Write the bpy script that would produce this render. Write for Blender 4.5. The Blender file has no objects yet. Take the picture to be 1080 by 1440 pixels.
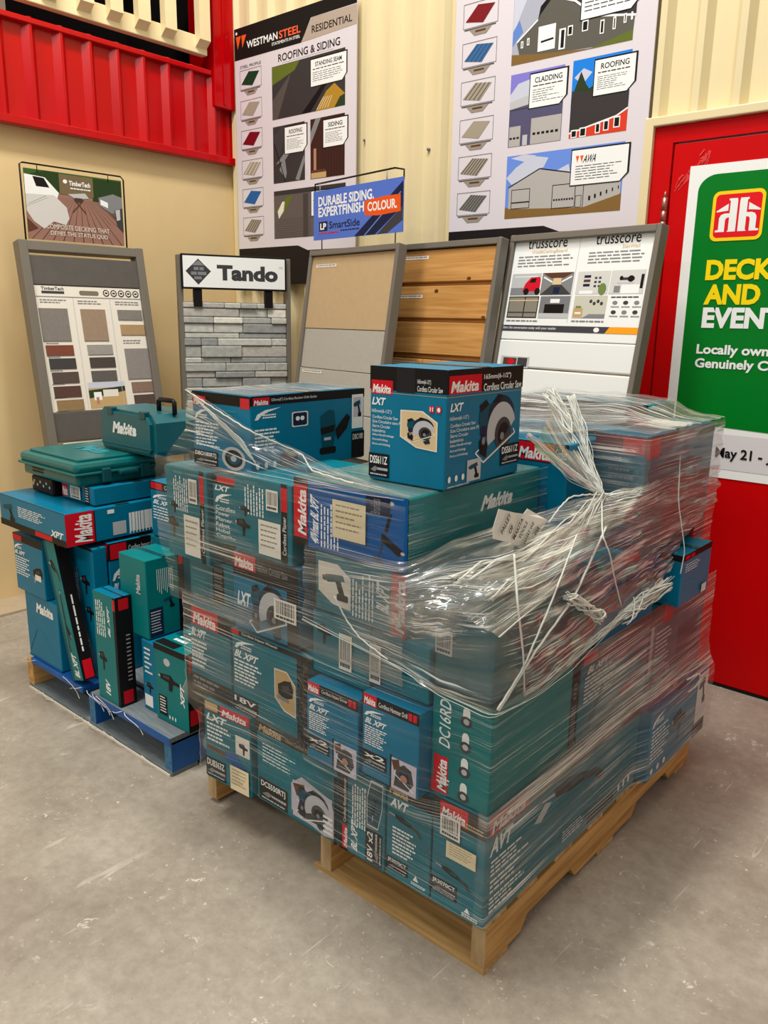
import bpy, bmesh, math, random
from mathutils import Vector, Matrix
random.seed(7)
S = bpy.context.scene
COL = S.collection

# ------------------------------------------------------------------ camera
yaw, pitch, roll, FPX, EYE = 0.710946, 0.237611, 0.017469, 1126.977, 1.48
fwd = Vector((-math.sin(yaw)*math.cos(pitch), math.cos(yaw)*math.cos(pitch), -math.sin(pitch)))
rgt = Vector((math.cos(yaw), math.sin(yaw), 0)); upv = rgt.cross(fwd)
r2 = rgt*math.cos(roll) + upv*math.sin(roll); u2 = -rgt*math.sin(roll) + upv*math.cos(roll)
cd = bpy.data.cameras.new('camera'); cam = bpy.data.objects.new('camera', cd); COL.objects.link(cam)
cam.matrix_world = Matrix(((r2.x, u2.x, -fwd.x, 0), (r2.y, u2.y, -fwd.y, 0), (r2.z, u2.z, -fwd.z, EYE), (0, 0, 0, 1)))
cd.sensor_fit = 'VERTICAL'; cd.sensor_height = 36; cd.lens = FPX/1440*36; cd.clip_start = .05
S.camera = cam

# ------------------------------------------------------------------ world, lamps, exposure
S.view_settings.view_transform = 'Standard'; S.view_settings.look = 'None'
S.view_settings.gamma = 1; S.view_settings.use_curve_mapping = False
S.view_settings.exposure = 0.07
S.cycles.max_bounces = 10; S.cycles.transparent_max_bounces = 24
S.cycles.use_denoising = True
W = bpy.data.worlds.new('room_ambient'); S.world = W; W.use_nodes = True
W.node_tree.nodes['Background'].inputs[0].default_value = (1, .97, .92, 1)
W.node_tree.nodes['Background'].inputs[1].default_value = .34
def area(name, loc, sx, sy, power, col=(1, .955, .89), tgt=None):
    l = bpy.data.lights.new(name, 'AREA'); l.shape = 'RECTANGLE'; l.size = sx; l.size_y = sy
    l.energy = power; l.color = col
    o = bpy.data.objects.new(name, l); COL.objects.link(o); o.location = loc
    if tgt: o.rotation_euler = (Vector(tgt)-Vector(loc)).to_track_quat('-Z', 'Y').to_euler()
    return o
area('ceiling_light', (-2.1, .5, 6.2), .6, 3.2, 290)
area('ceiling_light.001', (-1.0, 1.9, 5.6), 2.6, .4, 75)
area('ceiling_light.002', (-.6, -3.2, 4.7), 3.2, .6, 120)
area('ceiling_light.003', (1.8, -1.2, 4.6), .5, 3.0, 22)

# ------------------------------------------------------------------ materials
def lin(c):
    return tuple(((x/255)/12.92 if x/255 <= .04045 else ((x/255+.055)/1.055)**2.4) for x in c) + (1,)
MATS = {}
def mat(name, rgb, rough=.5, spec=.4, metal=0, var=0, vscale=40, bump=0, coat=0, stretch=None):
    if name in MATS: return MATS[name]
    m = bpy.data.materials.new(name); m.use_nodes = True
    nt = m.node_tree; b = nt.nodes['Principled BSDF']
    c = lin(rgb); b.inputs['Base Color'].default_value = c
    b.inputs['Roughness'].default_value = rough; b.inputs['Metallic'].default_value = metal
    b.inputs['Specular IOR Level'].default_value = spec; b.inputs['Coat Weight'].default_value = coat
    if var or bump:
        tc = nt.nodes.new('ShaderNodeTexCoord'); mp = nt.nodes.new('ShaderNodeMapping')
        nt.links.new(tc.outputs['Object'], mp.inputs[0])
        if stretch: mp.inputs['Scale'].default_value = stretch
        n = nt.nodes.new('ShaderNodeTexNoise'); n.inputs['Scale'].default_value = vscale; n.inputs['Detail'].default_value = 4
        nt.links.new(mp.outputs[0], n.inputs[0])
        if var:
            r = nt.nodes.new('ShaderNodeValToRGB')
            r.color_ramp.elements[0].position = .3; r.color_ramp.elements[1].position = .7
            r.color_ramp.elements[0].color = tuple(x*(1-var) for x in c[:3]) + (1,)
            r.color_ramp.elements[1].color = tuple(min(1, x*(1+var)) for x in c[:3]) + (1,)
            nt.links.new(n.outputs[0], r.inputs[0]); nt.links.new(r.outputs[0], b.inputs['Base Color'])
        if bump:
            bp = nt.nodes.new('ShaderNodeBump'); bp.inputs['Strength'].default_value = bump; bp.inputs['Distance'].default_value = .01
            nt.links.new(n.outputs[0], bp.inputs['Height']); nt.links.new(bp.outputs[0], b.inputs['Normal'])
    MATS[name] = m; return m
def ink(name, rgb, rough=.45): return mat('ink_'+name, rgb, rough, .18)
TEAL = mat('carton_teal', (0, 108, 124), .38, .22, var=.10, vscale=9)
TEALB = mat('carton_teal_blue', (0, 112, 146), .36, .22, var=.07, vscale=7)
TEALG = mat('carton_teal_green', (0, 116, 118), .38, .22, var=.08, vscale=7)
ROYAL = ink('royal', (0, 84, 150)); DTEAL = ink('deep_teal', (0, 74, 92)); LTEAL = ink('light_teal', (40, 140, 152))
BLK = ink('black', (22, 19, 20)); RED = ink('red', (205, 16, 34)); WHT = ink('white', (236, 238, 236)); OFF = ink('offwhite', (226, 220, 208))
GRY = ink('grey', (128, 130, 132)); DGR = ink('dark_grey', (62, 62, 64)); LGR = ink('light_grey', (186, 188, 190)); BEI = ink('beige', (214, 190, 146))
TAN = ink('tan', (190, 160, 112)); NAVY = ink('navy', (26, 34, 66)); BRN = ink('brown', (92, 58, 42)); GRN = ink('green', (0, 112, 40)); YEL = ink('yellow', (246, 206, 24))
ORG = ink('orange', (232, 88, 30)); SKY = ink('sky', (98, 132, 200)); LILAC = ink('lilac', (196, 190, 206)); SKIN = ink('skin', (176, 128, 104))

# ------------------------------------------------------------------ mesh helpers
class MB:
    def __init__(s): s.v = []; s.f = []; s.m = []; s.mats = []; s.sm = []
    def mi(s, m):
        if m not in s.mats: s.mats.append(m)
        return s.mats.index(m)
    def add(s, vs, fs, m, smooth=False, M=None):
        o = len(s.v); k = s.mi(m)
        s.v += [tuple(M @ Vector(p)) if M is not None else tuple(p) for p in vs]
        for f in fs: s.f.append([i+o for i in f]); s.m.append(k); s.sm.append(smooth)
        return s
    def box(s, lo, hi, m, bev=0.0, M=None):
        if bev <= 0:
            x0, y0, z0 = lo; x1, y1, z1 = hi
            vs = [(x0,y0,z0),(x1,y0,z0),(x1,y1,z0),(x0,y1,z0),(x0,y0,z1),(x1,y0,z1),(x1,y1,z1),(x0,y1,z1)]
            return s.add(vs, [(0,3,2,1),(4,5,6,7),(0,1,5,4),(1,2,6,5),(2,3,7,6),(3,0,4,7)], m, False, M)
        bm = bmesh.new(); bmesh.ops.create_cube(bm, size=1)
        for v in bm.verts: v.co = Vector([lo[i]+(v.co[i]+.5)*(hi[i]-lo[i]) for i in range(3)])
        bmesh.ops.bevel(bm, geom=bm.edges[:], offset=bev, segments=2, affect='EDGES', profile=.5)
        bm.verts.index_update()
        s.add([v.co[:] for v in bm.verts], [[v.index for v in f.verts] for f in bm.faces], m, False, M); bm.free(); return s
    def poly(s, pts, m): return s.add(pts, [list(range(len(pts)))], m)
    def prism(s, pts, d, m):
        "closed outline pts (3-D, planar) pushed along vector d"
        n = len(pts); d = Vector(d); a = [Vector(p) for p in pts]
        fs = [list(range(n))[::-1], list(range(n, 2*n))] + [(i, (i+1) % n, n+(i+1) % n, n+i) for i in range(n)]
        return s.add(a+[p+d for p in a], fs, m)
    def tube(s, pts, r, m, n=8, caps=True):
        pts = [Vector(p) for p in pts]; vs = []; fs = []
        rr = r if isinstance(r, (list, tuple)) else [r]*len(pts)
        ref = Vector((.31, .27, .91))
        for i, p in enumerate(pts):
            t = (pts[min(i+1, len(pts)-1)]-pts[max(i-1, 0)]).normalized()
            a = t.cross(ref).normalized(); b = t.cross(a)
            for k in range(n):
                an = 2*math.pi*k/n; vs.append(p+(a*math.cos(an)+b*math.sin(an))*rr[i])
        for i in range(len(pts)-1):
            for k in range(n): fs.append((i*n+k, i*n+(k+1) % n, (i+1)*n+(k+1) % n, (i+1)*n+k))
        if caps: fs.append(list(range(n))[::-1]); fs.append([(len(pts)-1)*n+k for k in range(n)])
        return s.add(vs, fs, m, True)
    def build(s, name, parent=None):
        me = bpy.data.meshes.new(name); me.from_pydata(s.v, [], s.f)
        for m in s.mats: me.materials.append(m)
        me.polygons.foreach_set('material_index', s.m); me.polygons.foreach_set('use_smooth', s.sm); me.update()
        o = bpy.data.objects.new(name, me); COL.objects.link(o)
        if parent is not None:
            o.parent = parent; o.matrix_parent_inverse = parent.matrix_basis.inverted()
        return o
def thing(name, label, cat, loc=(0,0,0), group=None):
    o = bpy.data.objects.new(name, None); COL.objects.link(o); o.location = loc
    o.empty_display_size = .05
    return tag(o, label, cat, group)
def tag(o, label, cat, group=None):
    o['label'] = label; o['category'] = cat
    if group: o['group'] = group
    return o
def struct(o): o['kind'] = 'structure'; return o

GLY = {}
def glyph(t, bold):
    k = (t, bold)
    if k not in GLY:
        c = bpy.data.curves.new('t', 'FONT'); c.body = t; c.size = 1; c.offset = bold; c.resolution_u = 3
        o = bpy.data.objects.new('t', c); me = bpy.data.meshes.new_from_object(o)
        v = [(p.co.x, p.co.y) for p in me.vertices]; f = [list(p.vertices) for p in me.polygons]
        bpy.data.objects.remove(o); bpy.data.meshes.remove(me); bpy.data.curves.remove(c)
        x0 = min(p[0] for p in v); x1 = max(p[0] for p in v); y0 = min(p[1] for p in v); y1 = max(p[1] for p in v)
        GLY[k] = ([((x-x0)/(x1-x0), (y-y0)/(y1-y0)) for x, y in v], f)
    return GLY[k]
class Print:
    "flat printing on a face: O top-left corner, U right, V down (unit vectors), w x h metres; coordinates run 0..1"
    def __init__(s, O, U, V, w=1, h=1, rot=0, off=.0006, mb=None):
        s.O = Vector(O); s.U = Vector(U).normalized(); s.V = Vector(V).normalized(); s.N = s.V.cross(s.U)
        s.w = w; s.h = h; s.rot = rot; s.off = off; s.mb = mb or MB(); s.win = (0, 0, 1, 1)
    def P(s, u, v):
        if s.win != (0, 0, 1, 1):
            a, b, c, d = s.win; u = a+u*(c-a); v = b+v*(d-b)
        if s.rot == 90: u, v = v, 1-u
        elif s.rot == -90: u, v = 1-v, u
        elif s.rot == 180: u, v = 1-u, 1-v
        return s.O + s.U*(u*s.w) + s.V*(v*s.h) + s.N*s.off
    def poly(s, pts, m):
        s.mb.poly([s.P(*p) for p in pts], m); s.off += .00004; return s
    def rect(s, a, b, c, d, m): return s.poly([(a,d),(c,d),(c,b),(a,b)], m)
    def frame(s, a, b, c, d, t, m):
        s.rect(a,b,c,b+t,m); s.rect(a,d-t,c,d,m); s.rect(a,b,a+t,d,m); return s.rect(c-t,b,c,d,m)
    def disc(s, u, v, ru, rv, m, n=18, a0=0, a1=360):
        return s.poly([(u+ru*math.cos(math.radians(a0+(a1-a0)*k/n)), v-rv*math.sin(math.radians(a0+(a1-a0)*k/n))) for k in range(n if a1-a0 == 360 else n+1)], m)
    def rrect(s, a, b, c, d, r, m, ry=None):
        ry = ry or r; p = []
        for cx, cy, st in ((c-r, b+ry, 0), (a+r, b+ry, 90), (a+r, d-ry, 180), (c-r, d-ry, 270)):
            for k in range(6):
                an = math.radians(st+18*k); p.append((cx+r*math.cos(an), cy-ry*math.sin(an)))
        return s.poly(p, m)
    def text(s, t, a, b, c, d, m, bold=.0, shear=0):
        v, f = glyph(t, bold)
        w = c-a-abs(shear)
        s.mb.add([s.P(a+x*w+shear*y, d+(b-d)*y) for x, y in v], f, m); s.off += .00004; return s
    def lines(s, a, b, c, d, n, m, fill=.45, seed=0, ragged=.4):
        r = random.Random(seed+n); st = (d-b)/n
        for i in range(n):
            x = a; e = a+(c-a)*(1-ragged*r.random()); y = b+i*st
            while x < e-.02*(c-a):
                w = min((c-a)*(.07+.13*r.random()), e-x); s.mb.poly([s.P(*p) for p in ((x,y+st*fill),(x+w,y+st*fill),(x+w,y),(x,y))], m); x += w+(c-a)*.025
        s.off += .00004; return s
    def barcode(s, a, b, c, d, seed=1, paper=None):
        r = random.Random(seed); s.rect(a,b,c,d,paper or WHT); x = a+(c-a)*.1
        while x < c-(c-a)*.12:
            w = (c-a)*(.015+.04*r.random()); s.mb.poly([s.P(*p) for p in ((x,d-(d-b)*.28),(x+w,d-(d-b)*.28),(x+w,b+(d-b)*.1),(x,b+(d-b)*.1))], BLK); x += w+(c-a)*(.02+.03*r.random())
        s.off += .00004; return s.lines(a+(c-a)*.1, d-(d-b)*.2, c-(c-a)*.1, d-(d-b)*.04, 1, BLK, .7, seed, 0)
    def stick(s, pts, wd, m):
        "polyline of constant width (aspect-corrected)"
        for (u0, v0), (u1, v1) in zip(pts, pts[1:]):
            dx, dy = (u1-u0)*s.w, (v1-v0)*s.h; L = math.hypot(dx, dy) or 1; nx, ny = -dy/L*wd/s.w/2, dx/L*wd/s.h/2
            s.poly([(u0+nx,v0+ny),(u0-nx,v0-ny),(u1-nx,v1-ny),(u1+nx,v1+ny)], m)
        return s
    def build(s, name, parent): return s.mb.build(name, parent)

# tool pictures, drawn in a sub-window of a printed face
def tool(p, kind, a, b, c, d, flip=False):
    old = p.win; p.win = (c, b, a, d) if flip else (a, b, c, d)
    if kind == 'saw':
        def arc(cx, cy, rx, ry, a0, a1, n=14): return [(cx+rx*math.cos(math.radians(a0+(a1-a0)*k/n)), cy-ry*math.sin(math.radians(a0+(a1-a0)*k/n))) for k in range(n+1)]
        p.poly([(.10,.16),(.26,.10),(.46,.20),(.44,.52),(.16,.58),(.08,.36)], DTEAL); p.poly([(.08,.14),(.24,.06),(.30,.14),(.12,.24)], BLK); p.rrect(.12,.44,.34,.60,.05,NAVY)
        p.poly(arc(.62,.36,.34,.34,10,180)+[(.30,.46),(.9,.46)], ink('tool_navy',(20,44,62))); p.poly([(.40,.12),(.52,.0),(.64,.02),(.56,.12)], BLK)
        p.poly(arc(.64,.56,.36,.44,20,205)+arc(.70,.60,.17,.22,190,20), LGR); p.poly(arc(.68,.60,.21,.25,0,360,20), DGR); p.poly(arc(.70,.62,.15,.19,30,230), BLK); p.disc(.66,.64,.05,.06,GRY,12)
        p.stick([(.02,.82),(.22,.985),(.99,.62),(.94,.55)], .006, WHT); p.stick([(.02,.82),(.1,.78)], .006, WHT); p.stick([(.22,.96),(.96,.61)], .004, GRY)
        p.poly([(.10,.66),(.2,.56),(.3,.74),(.28,.92),(.12,.84)], BLK); p.disc(.2,.66,.04,.06,GRY,10); p.poly([(.62,.9),(.82,.80),(.86,.94),(.7,1)], ink('tool_navy',(20,44,62)))
    elif kind == 'recip':
        p.poly([(0,.25),(.2,.3),(.2,.38),(0,.3)], LGR); p.poly([(.16,.22),(.36,.2),(.56,.34),(.7,.5),(.66,.66),(.42,.6),(.2,.46)], BLK)
        p.poly([(.4,.34),(.58,.4),(.6,.52),(.42,.48)], DTEAL); p.poly([(.62,.5),(.82,.56),(.98,.95),(.88,1),(.78,.72),(.62,.66)], DGR)
    elif kind == 'drill':
        p.poly([(.12,.2),(.78,.08),(.86,.3),(.2,.46)], DTEAL); p.poly([(0,.26),(.14,.22),(.18,.42),(.02,.42)], DGR); p.poly([(.5,.36),(.7,.32),(.86,.78),(.66,.82)], BLK); p.rrect(.56,.76,.98,1,.05,BLK)
    elif kind == 'jig':
        p.poly([(.05,.3),(.45,.1),(.8,.05),(.95,.3),(.9,.6),(.6,.7),(.3,.7),(.08,.62)], BLK); p.poly([(.3,.3),(.7,.22),(.72,.4),(.34,.48)], DGR); p.poly([(.02,.66),(.7,.72),(.7,.84),(.02,.8)], GRY); p.rect(.14,.8,.2,1,LGR)
    elif kind == 'trim':
        p.stick([(.62,0),(.5,.45),(.3,.98)], .012, DGR); p.disc(.62,.05,.06,.03,LGR); p.poly([(.56,.2),(.64,.2),(.54,.48),(.46,.46)], BLK); p.poly([(.4,.5),(.8,.66),(.95,.72),(.8,.8),(.38,.62)], BLK); p.disc(.9,.74,.05,.025,LGR); p.stick([(.2,.9),(.44,.98)], .01, DGR)
    elif kind == 'sander':
        p.poly([(.3,.2),(.5,.08),(.62,.12),(.66,.5),(.6,.82),(.34,.86)], DTEAL); p.poly([(.3,.44),(.64,.4),(.6,.54),(.32,.58)], BLK); p.rrect(.28,.84,.66,.98,.05,BLK)
        p.poly([(.64,.5),(.78,.34),(.92,.2),(1,.28),(.92,.5),(.7,.72)], BLK); p.rect(.38,.64,.54,.7,LGR)
    elif kind == 'work':
        p.rect(0,0,1,1,LILAC); p.poly([(.1,.9),(.2,.3),(.5,.1),(.8,.2),(.9,.6),(.7,.9)], DGR); p.poly([(0,.1),(.3,0),(.35,.3),(.1,.4)], BRN); p.poly([(.3,.4),(.65,.36),(.75,.62),(.4,.74)], NAVY); p.stick([(.1,.5),(.9,.86)], .006, WHT); p.disc(.5,.56,.14,.12,SKIN)
    elif kind == 'wheel':
        p.disc(.5,.5,.48,.48,LGR); p.disc(.5,.5,.36,.36,BLK); p.disc(.5,.5,.24,.24,DTEAL); p.poly([(.3,.4),(.75,.3),(.8,.6),(.35,.7)], DTEAL); p.disc(.5,.5,.12,.12,LGR)
    elif kind == 'gun':
        p.poly([(.05,.3),(.55,.2),(.7,.4),(.95,.45),(.95,.6),(.66,.6),(.6,1),(.45,1),(.45,.6),(.1,.55)], BLK); p.poly([(.2,.32),(.5,.28),(.52,.44),(.22,.46)], DGR); p.rect(0,.36,.08,.46,LGR)
    p.win = old; return p

# ================================================================== the room
XW, YW = -4.1, 3.31
def nt_of(m): return m.node_tree, m.node_tree.nodes['Principled BSDF']
def floor_mat():
    m = mat('polished_concrete', (170, 165, 156), .42, .28); nt, b = nt_of(m); L = nt.links
    tc = nt.nodes.new('ShaderNodeTexCoord')
    def noise(sc, det, rough=.6):
        n = nt.nodes.new('ShaderNodeTexNoise'); n.inputs['Scale'].default_value = sc; n.inputs['Detail'].default_value = det; n.inputs['Roughness'].default_value = rough
        L.new(tc.outputs['Object'], n.inputs[0]); return n
    def ramp(src, p0, p1, c0, c1):
        r = nt.nodes.new('ShaderNodeValToRGB'); r.color_ramp.elements[0].position = p0; r.color_ramp.elements[1].position = p1
        r.color_ramp.elements[0].color = c0; r.color_ramp.elements[1].color = c1; L.new(src, r.inputs[0]); return r
    def mix(f, a, c, bl='MIX'):
        x = nt.nodes.new('ShaderNodeMixRGB'); x.blend_type = bl
        if isinstance(f, float): x.inputs[0].default_value = f
        else: L.new(f, x.inputs[0])
        for i, v in ((1, a), (2, c)):
            if isinstance(v, tuple): x.inputs[i].default_value = v
            else: L.new(v, x.inputs[i])
        return x
    base = ramp(noise(2.2, 5).outputs[0], .3, .72, lin((142, 133, 120)), lin((178, 170, 156)))
    fine = ramp(noise(26, 8, .75).outputs[0], .34, .62, (.60, .58, .56, 1), (1, 1, 1, 1))
    a = mix(.55, base.outputs[0], fine.outputs[0], 'MULTIPLY')
    sp = ramp(noise(60, 3).outputs[0], .64, .72, (0, 0, 0, 1), (1, 1, 1, 1))      # pale scuffs
    sp2 = ramp(noise(4, 3).outputs[0], .42, .60, (0, 0, 0, 1), (1, 1, 1, 1))
    scr = nt.nodes.new('ShaderNodeMapping'); scr.inputs['Scale'].default_value = (34, 3.2, 1); scr.inputs['Rotation'].default_value = (0, 0, .9); L.new(tc.outputs['Object'], scr.inputs[0])
    sn = nt.nodes.new('ShaderNodeTexNoise'); sn.inputs['Scale'].default_value = 1; sn.inputs['Detail'].default_value = 2; sn.inputs['Distortion'].default_value = 1.2; L.new(scr.outputs[0], sn.inputs[0])
    sr = ramp(sn.outputs[0], .70, .74, (0, 0, 0, 1), (.6, .6, .6, 1))
    wn = noise(17, 4, .7); wn.inputs['Distortion'].default_value = 1.5; wr = ramp(wn.outputs[0], .63, .68, (0, 0, 0, 1), (.75, .75, .75, 1))
    sp_ = mix(1.0, sp.outputs[0], wr.outputs[0], 'LIGHTEN'); sp = mix(1.0, sp_.outputs[0], sr.outputs[0], 'LIGHTEN')
    mul = mix(1.0, sp.outputs[0], sp2.outputs[0], 'MULTIPLY')
    b2 = mix(mul.outputs[0], a.outputs[0], lin((212, 206, 192)))
    dk = ramp(noise(90, 2).outputs[0], .71, .76, (0, 0, 0, 1), (.6, .6, .6, 1))
    c = mix(dk.outputs[0], b2.outputs[0], lin((96, 86, 76)))
    L.new(c.outputs[0], b.inputs['Base Color'])
    rr = nt.nodes.new('ShaderNodeMapRange'); rr.inputs[3].default_value = .32; rr.inputs[4].default_value = .55
    L.new(noise(4, 4).outputs[0], rr.inputs[0]); L.new(rr.outputs[0], b.inputs['Roughness'])
    return m
struct(MB().add([(XW-.1,-4,0),(3,-4,0),(3,YW+.3,0),(XW-.1,YW+.3,0)], [(0,1,2,3)], floor_mat()).build('floor'))

CREAM = mat('cream_steel', (224, 209, 166), .36, .45, var=.03, vscale=3)
DRY = mat('cream_drywall', (222, 196, 146), .7, .25, var=.03, vscale=5, bump=.02)
REDS = mat('red_steel', (186, 0, 8), .22, .3, var=.08, vscale=6, stretch=(1, 1, .12))
REDD = mat('red_door_paint', (196, 0, 4), .4, .15, var=.04, vscale=4)
def ribs(t0, t1, pitch, ph, w_top, slope, depth):
    "profile of ribbed steel: list of (t, height)"
    pr = [(t0, 0)]; t = t0+ph
    while t+w_top+2*slope < t1:
        pr += [(t, 0), (t+slope, depth), (t+slope+w_top, depth), (t+2*slope+w_top, 0)]
        t += pitch
    return pr+[(t1, 0)]
def sheet(prof, z0, z1, place, m):
    vs = []; fs = []
    for t, h in prof: vs += [place(t, h, z0), place(t, h, z1)]
    for i in range(len(prof)-1): fs.append((2*i, 2*i+2, 2*i+3, 2*i+1))
    return MB().add(vs, fs, m)
prof = ribs(XW, 3, .1525, .02, .026, .022, .034)
# ribbed cream wall in two lengths around the door opening
DX0, DX1, DZ = -1.445, .75, 2.225
struct(sheet([p for p in prof if p[0] <= DX0-.05]+[(DX0-.03, 0)], 0, 4.6, lambda t, h, z: (t, YW-h, z), CREAM).build('wall_back'))
w2 = sheet([(DX0-.03, 0)]+[p for p in prof if p[0] > DX0-.03], DZ, 4.6, lambda t, h, z: (t, YW-h, z), CREAM)
struct(w2.build('wall_back_upper'))
struct(MB().box((DX1,YW,0),(3,YW+.1,DZ), CREAM).build('wall_back_right'))
struct(MB().box((XW-.12,-1.5,0),(XW,YW,2.37), DRY).build('wall_left'))
struct(MB().box((XW,-1.5,0),(XW+.22,YW-.03,.012), mat('grey_floor_strip', (176,160,134), .6, .3, var=.05)).build('baseboard_left'))
# screws on the ribbed wall
for x, z in ((-3.02,2.37),(-1.47,2.48),(-2.60,2.28)):
    struct(MB().tube([(x,YW-.012,z),(x,YW+.002,z)], .008, GRY).build('trim_1'))
# red ribbed skirt with its top and bottom flashing, and the corner post
SX = -4.07
pr = ribs(.2, YW-.02, .1532, 0, .012, .028, .03)
sk = thing('trim_2', 'x', 'x', (XW,1.5,2.37)); del sk['label']; del sk['category']; sk['kind'] = 'structure'
sheet(pr, 2.37, 2.83, lambda t, h, z: (SX+h, t, z), REDS).build('steel_sheet', sk)
MB().box((XW,.2,2.345),(SX+.036,YW-.02,2.385), REDS, .004).build('bottom_flashing', sk)
MB().box((XW-.3,.2,2.80),(SX+.036,3.12,2.826), REDS, .004).build('top_flashing', sk)
cp = MB().box((XW-.15,3.13,2.64),(SX+.05,YW-.035,4.6), REDS, .005)
cp.box((SX+.05,3.19,2.66),(SX+.058,3.2,4.6), REDS)
struct(cp.build('trim_3'))
# opening above the skirt; unlit loft depth painted as near-black surfaces
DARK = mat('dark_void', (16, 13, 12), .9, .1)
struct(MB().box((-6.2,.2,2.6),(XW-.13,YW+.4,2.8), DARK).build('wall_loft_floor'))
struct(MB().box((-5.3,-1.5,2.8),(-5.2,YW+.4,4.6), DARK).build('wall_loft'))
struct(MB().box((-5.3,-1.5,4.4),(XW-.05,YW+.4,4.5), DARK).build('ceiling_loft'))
struct(MB().box((XW-.1,-1.5,2.37),(XW-.02,2.0,4.4), mat('grey_loft_wall', (120,112,98), .8, .2)).build('wall_left_upper'))
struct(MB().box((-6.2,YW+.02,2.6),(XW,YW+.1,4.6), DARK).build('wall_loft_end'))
# cream balustrade on the loft edge
RW = mat('cream_painted_wood', (238, 220, 174), .45, .4, var=.04, vscale=8, stretch=(1, .2, 1))
bal = thing('balustrade', 'cream painted timber balustrade with square pickets above the red steel skirt', 'balustrade', (XW-.02,2.5,2.88))
MB().box((-4.07,2.01,2.888),(-4.02,3.085,2.978), RW, .004).build('bottom_rail', bal)
MB().box((-4.07,2.01,3.70),(-4.02,3.085,3.78), RW, .004).build('top_rail', bal)
for y in (2.16,2.34,2.50,2.66,2.82,3.04):
    m = MB(); x0, x1 = -4.02, -3.975; y0, y1 = y-.036, y+.036; zb = 2.915
    m.prism([(x0,y0,zb+.0),(x1,y0,zb+.035),(x1,y0,3.76),(x0,y0,3.76)], (0,.072,0), RW); m.build('picket', bal)

# ------------------------------------------------------------------ red door with its cream casing
struct(MB().prism([(DX0-.035,YW-.055,0),(DX0,YW-.055,0),(DX0,YW-.055,DZ),(DX0-.035,YW-.055,DZ+.035)], (0,.075,0), CREAM).box((DX0-.034,YW-.0545,DZ+.001),(DX1+.03,YW+.02,DZ+.035), CREAM, .004).box((DX1,YW-.055,0),(DX1+.03,YW+.02,DZ+.035), CREAM, .004).build('trim_4'))
dr = thing('door_1', 'x', 'x', (-1.36,YW,0)); del dr['label']; del dr['category']; dr['kind'] = 'structure'
MB().box((DX0,YW-.035,0),(-1.368,YW+.02,DZ), REDD).box((-1.368,YW-.035,2.162),(DX1,YW+.02,DZ), REDD).box((DX1-.075,YW-.035,0),(DX1,YW+.02,2.162), REDD).build('door_frame', dr)
MB().box((-1.363,YW-.031,.012),(DX1-.08,YW+.02,2.156), REDD, .003).build('door_leaf', dr)
MB().box((-1.40,YW-.034,.0),(DX1-.08,YW+.01,.011), BLK).build('door_sweep', dr)
h = MB(); HM = mat('hinge_steel', (190, 130, 120), .3, .5, .8)
for z0, z1 in ((1.83,1.87),(1.872,1.91),(1.912,1.96)): h.tube([(-1.376,YW-.045,z0),(-1.376,YW-.045,z1)], .011, HM, 10)
h.tube([(-1.376,YW-.045,1.96),(-1.376,YW-.045,1.985)], [.008,.002], HM, 10); h.build('hinge', dr)
scf = Print((-1.29,YW-.0315,2.067), (1,0,0), (0,0,-1))
SC = ink('scuffed_red', (222, 66, 66), .6)
rs = random.Random(2)
for k in range(46):
    f = rs.random(); u = -.055+.125*f+rs.gauss(0,.008); v = .07-.11*f+rs.gauss(0,.012)
    if u > .0 and v > -.006: continue
    a = .9+rs.gauss(0,.3); L_ = rs.uniform(.004,.018); w = rs.uniform(.001,.003); c_, s_ = math.cos(a), -math.sin(a)
    scf.poly([(u+c_*L_+s_*w,v+s_*L_-c_*w),(u-c_*L_+s_*w,v-s_*L_-c_*w),(u-c_*L_-s_*w,v-s_*L_+c_*w),(u+c_*L_-s_*w,v+s_*L_+c_*w)][::-1], SC)
scf.build('paint_scuff', dr)
# green poster on the door
ps = thing('door_poster', 'green and white event poster with a red house emblem on the red door', 'poster', (-1.29,YW-.028,.88))
MB().box((-1.29,YW-.034,.879),(-.41,YW-.0305,2.068), WHT).build('poster_sheet', ps)
GR2 = ink('poster_green', (0, 118, 34), .35)
p = Print((-1.29,YW-.0345,2.068), (1,0,0), (0,0,-1))
N = 12; pts = [(.039,.91)]
pts = [(.039+.07-.07*math.cos(math.pi/2*k/N), .037+.06-.06*math.sin(math.pi/2*k/N)) for k in range(N+1)]
pts += [(.841,.037)] + [(.841-.802*k/N, .98+.03*(1-k/N)) for k in range(N+1)]
p.poly(pts, GR2); p.rect(.01,1.014,.87,1.153,ink('poster_grey', (216,212,214)))
p.build('green_field', ps)
q = Print((-1.29,YW-.0365,2.068), (1,0,0), (0,0,-1))
q.rrect(.101,.101,.292,.281,.025,YEL); q.rrect(.113,.113,.281,.269,.016,ink('emblem_red', (222,22,34)))
def half(sg):
    X = lambda u: .1985+sg*u
    q.poly([(X(.006),.129),(X(.036),.129),(X(.036),.135),(X(.031),.137),(X(.031),.243),(X(.036),.248),(X(.004),.248),(X(.004),.137)], WHT)
    q.poly([(X(.03),.182),(X(.05),.182),(X(.062),.187),(X(.068),.198),(X(.068),.240),(X(.079),.242),(X(.079),.248),(X(.045),.248),(X(.045),.205),(X(.041),.198),(X(.03),.196)], WHT)
    q.poly([(X(.037),.147),(X(.08),.172),(X(.08),.176),(X(.037),.172)], WHT)
half(-1); half(1); q.build('emblem', ps)
q = Print((-1.29,YW-.0365,2.068), (1,0,0), (0,0,-1))
Y2 = ink('poster_yellow', (246,216,10))
q.text('DECK',.102,.348,.352,.425,Y2,.045); q.text('AND',.105,.44,.314,.516,Y2,.045); q.text('EVENT',.107,.527,.405,.605,WHT,.045)
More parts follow.
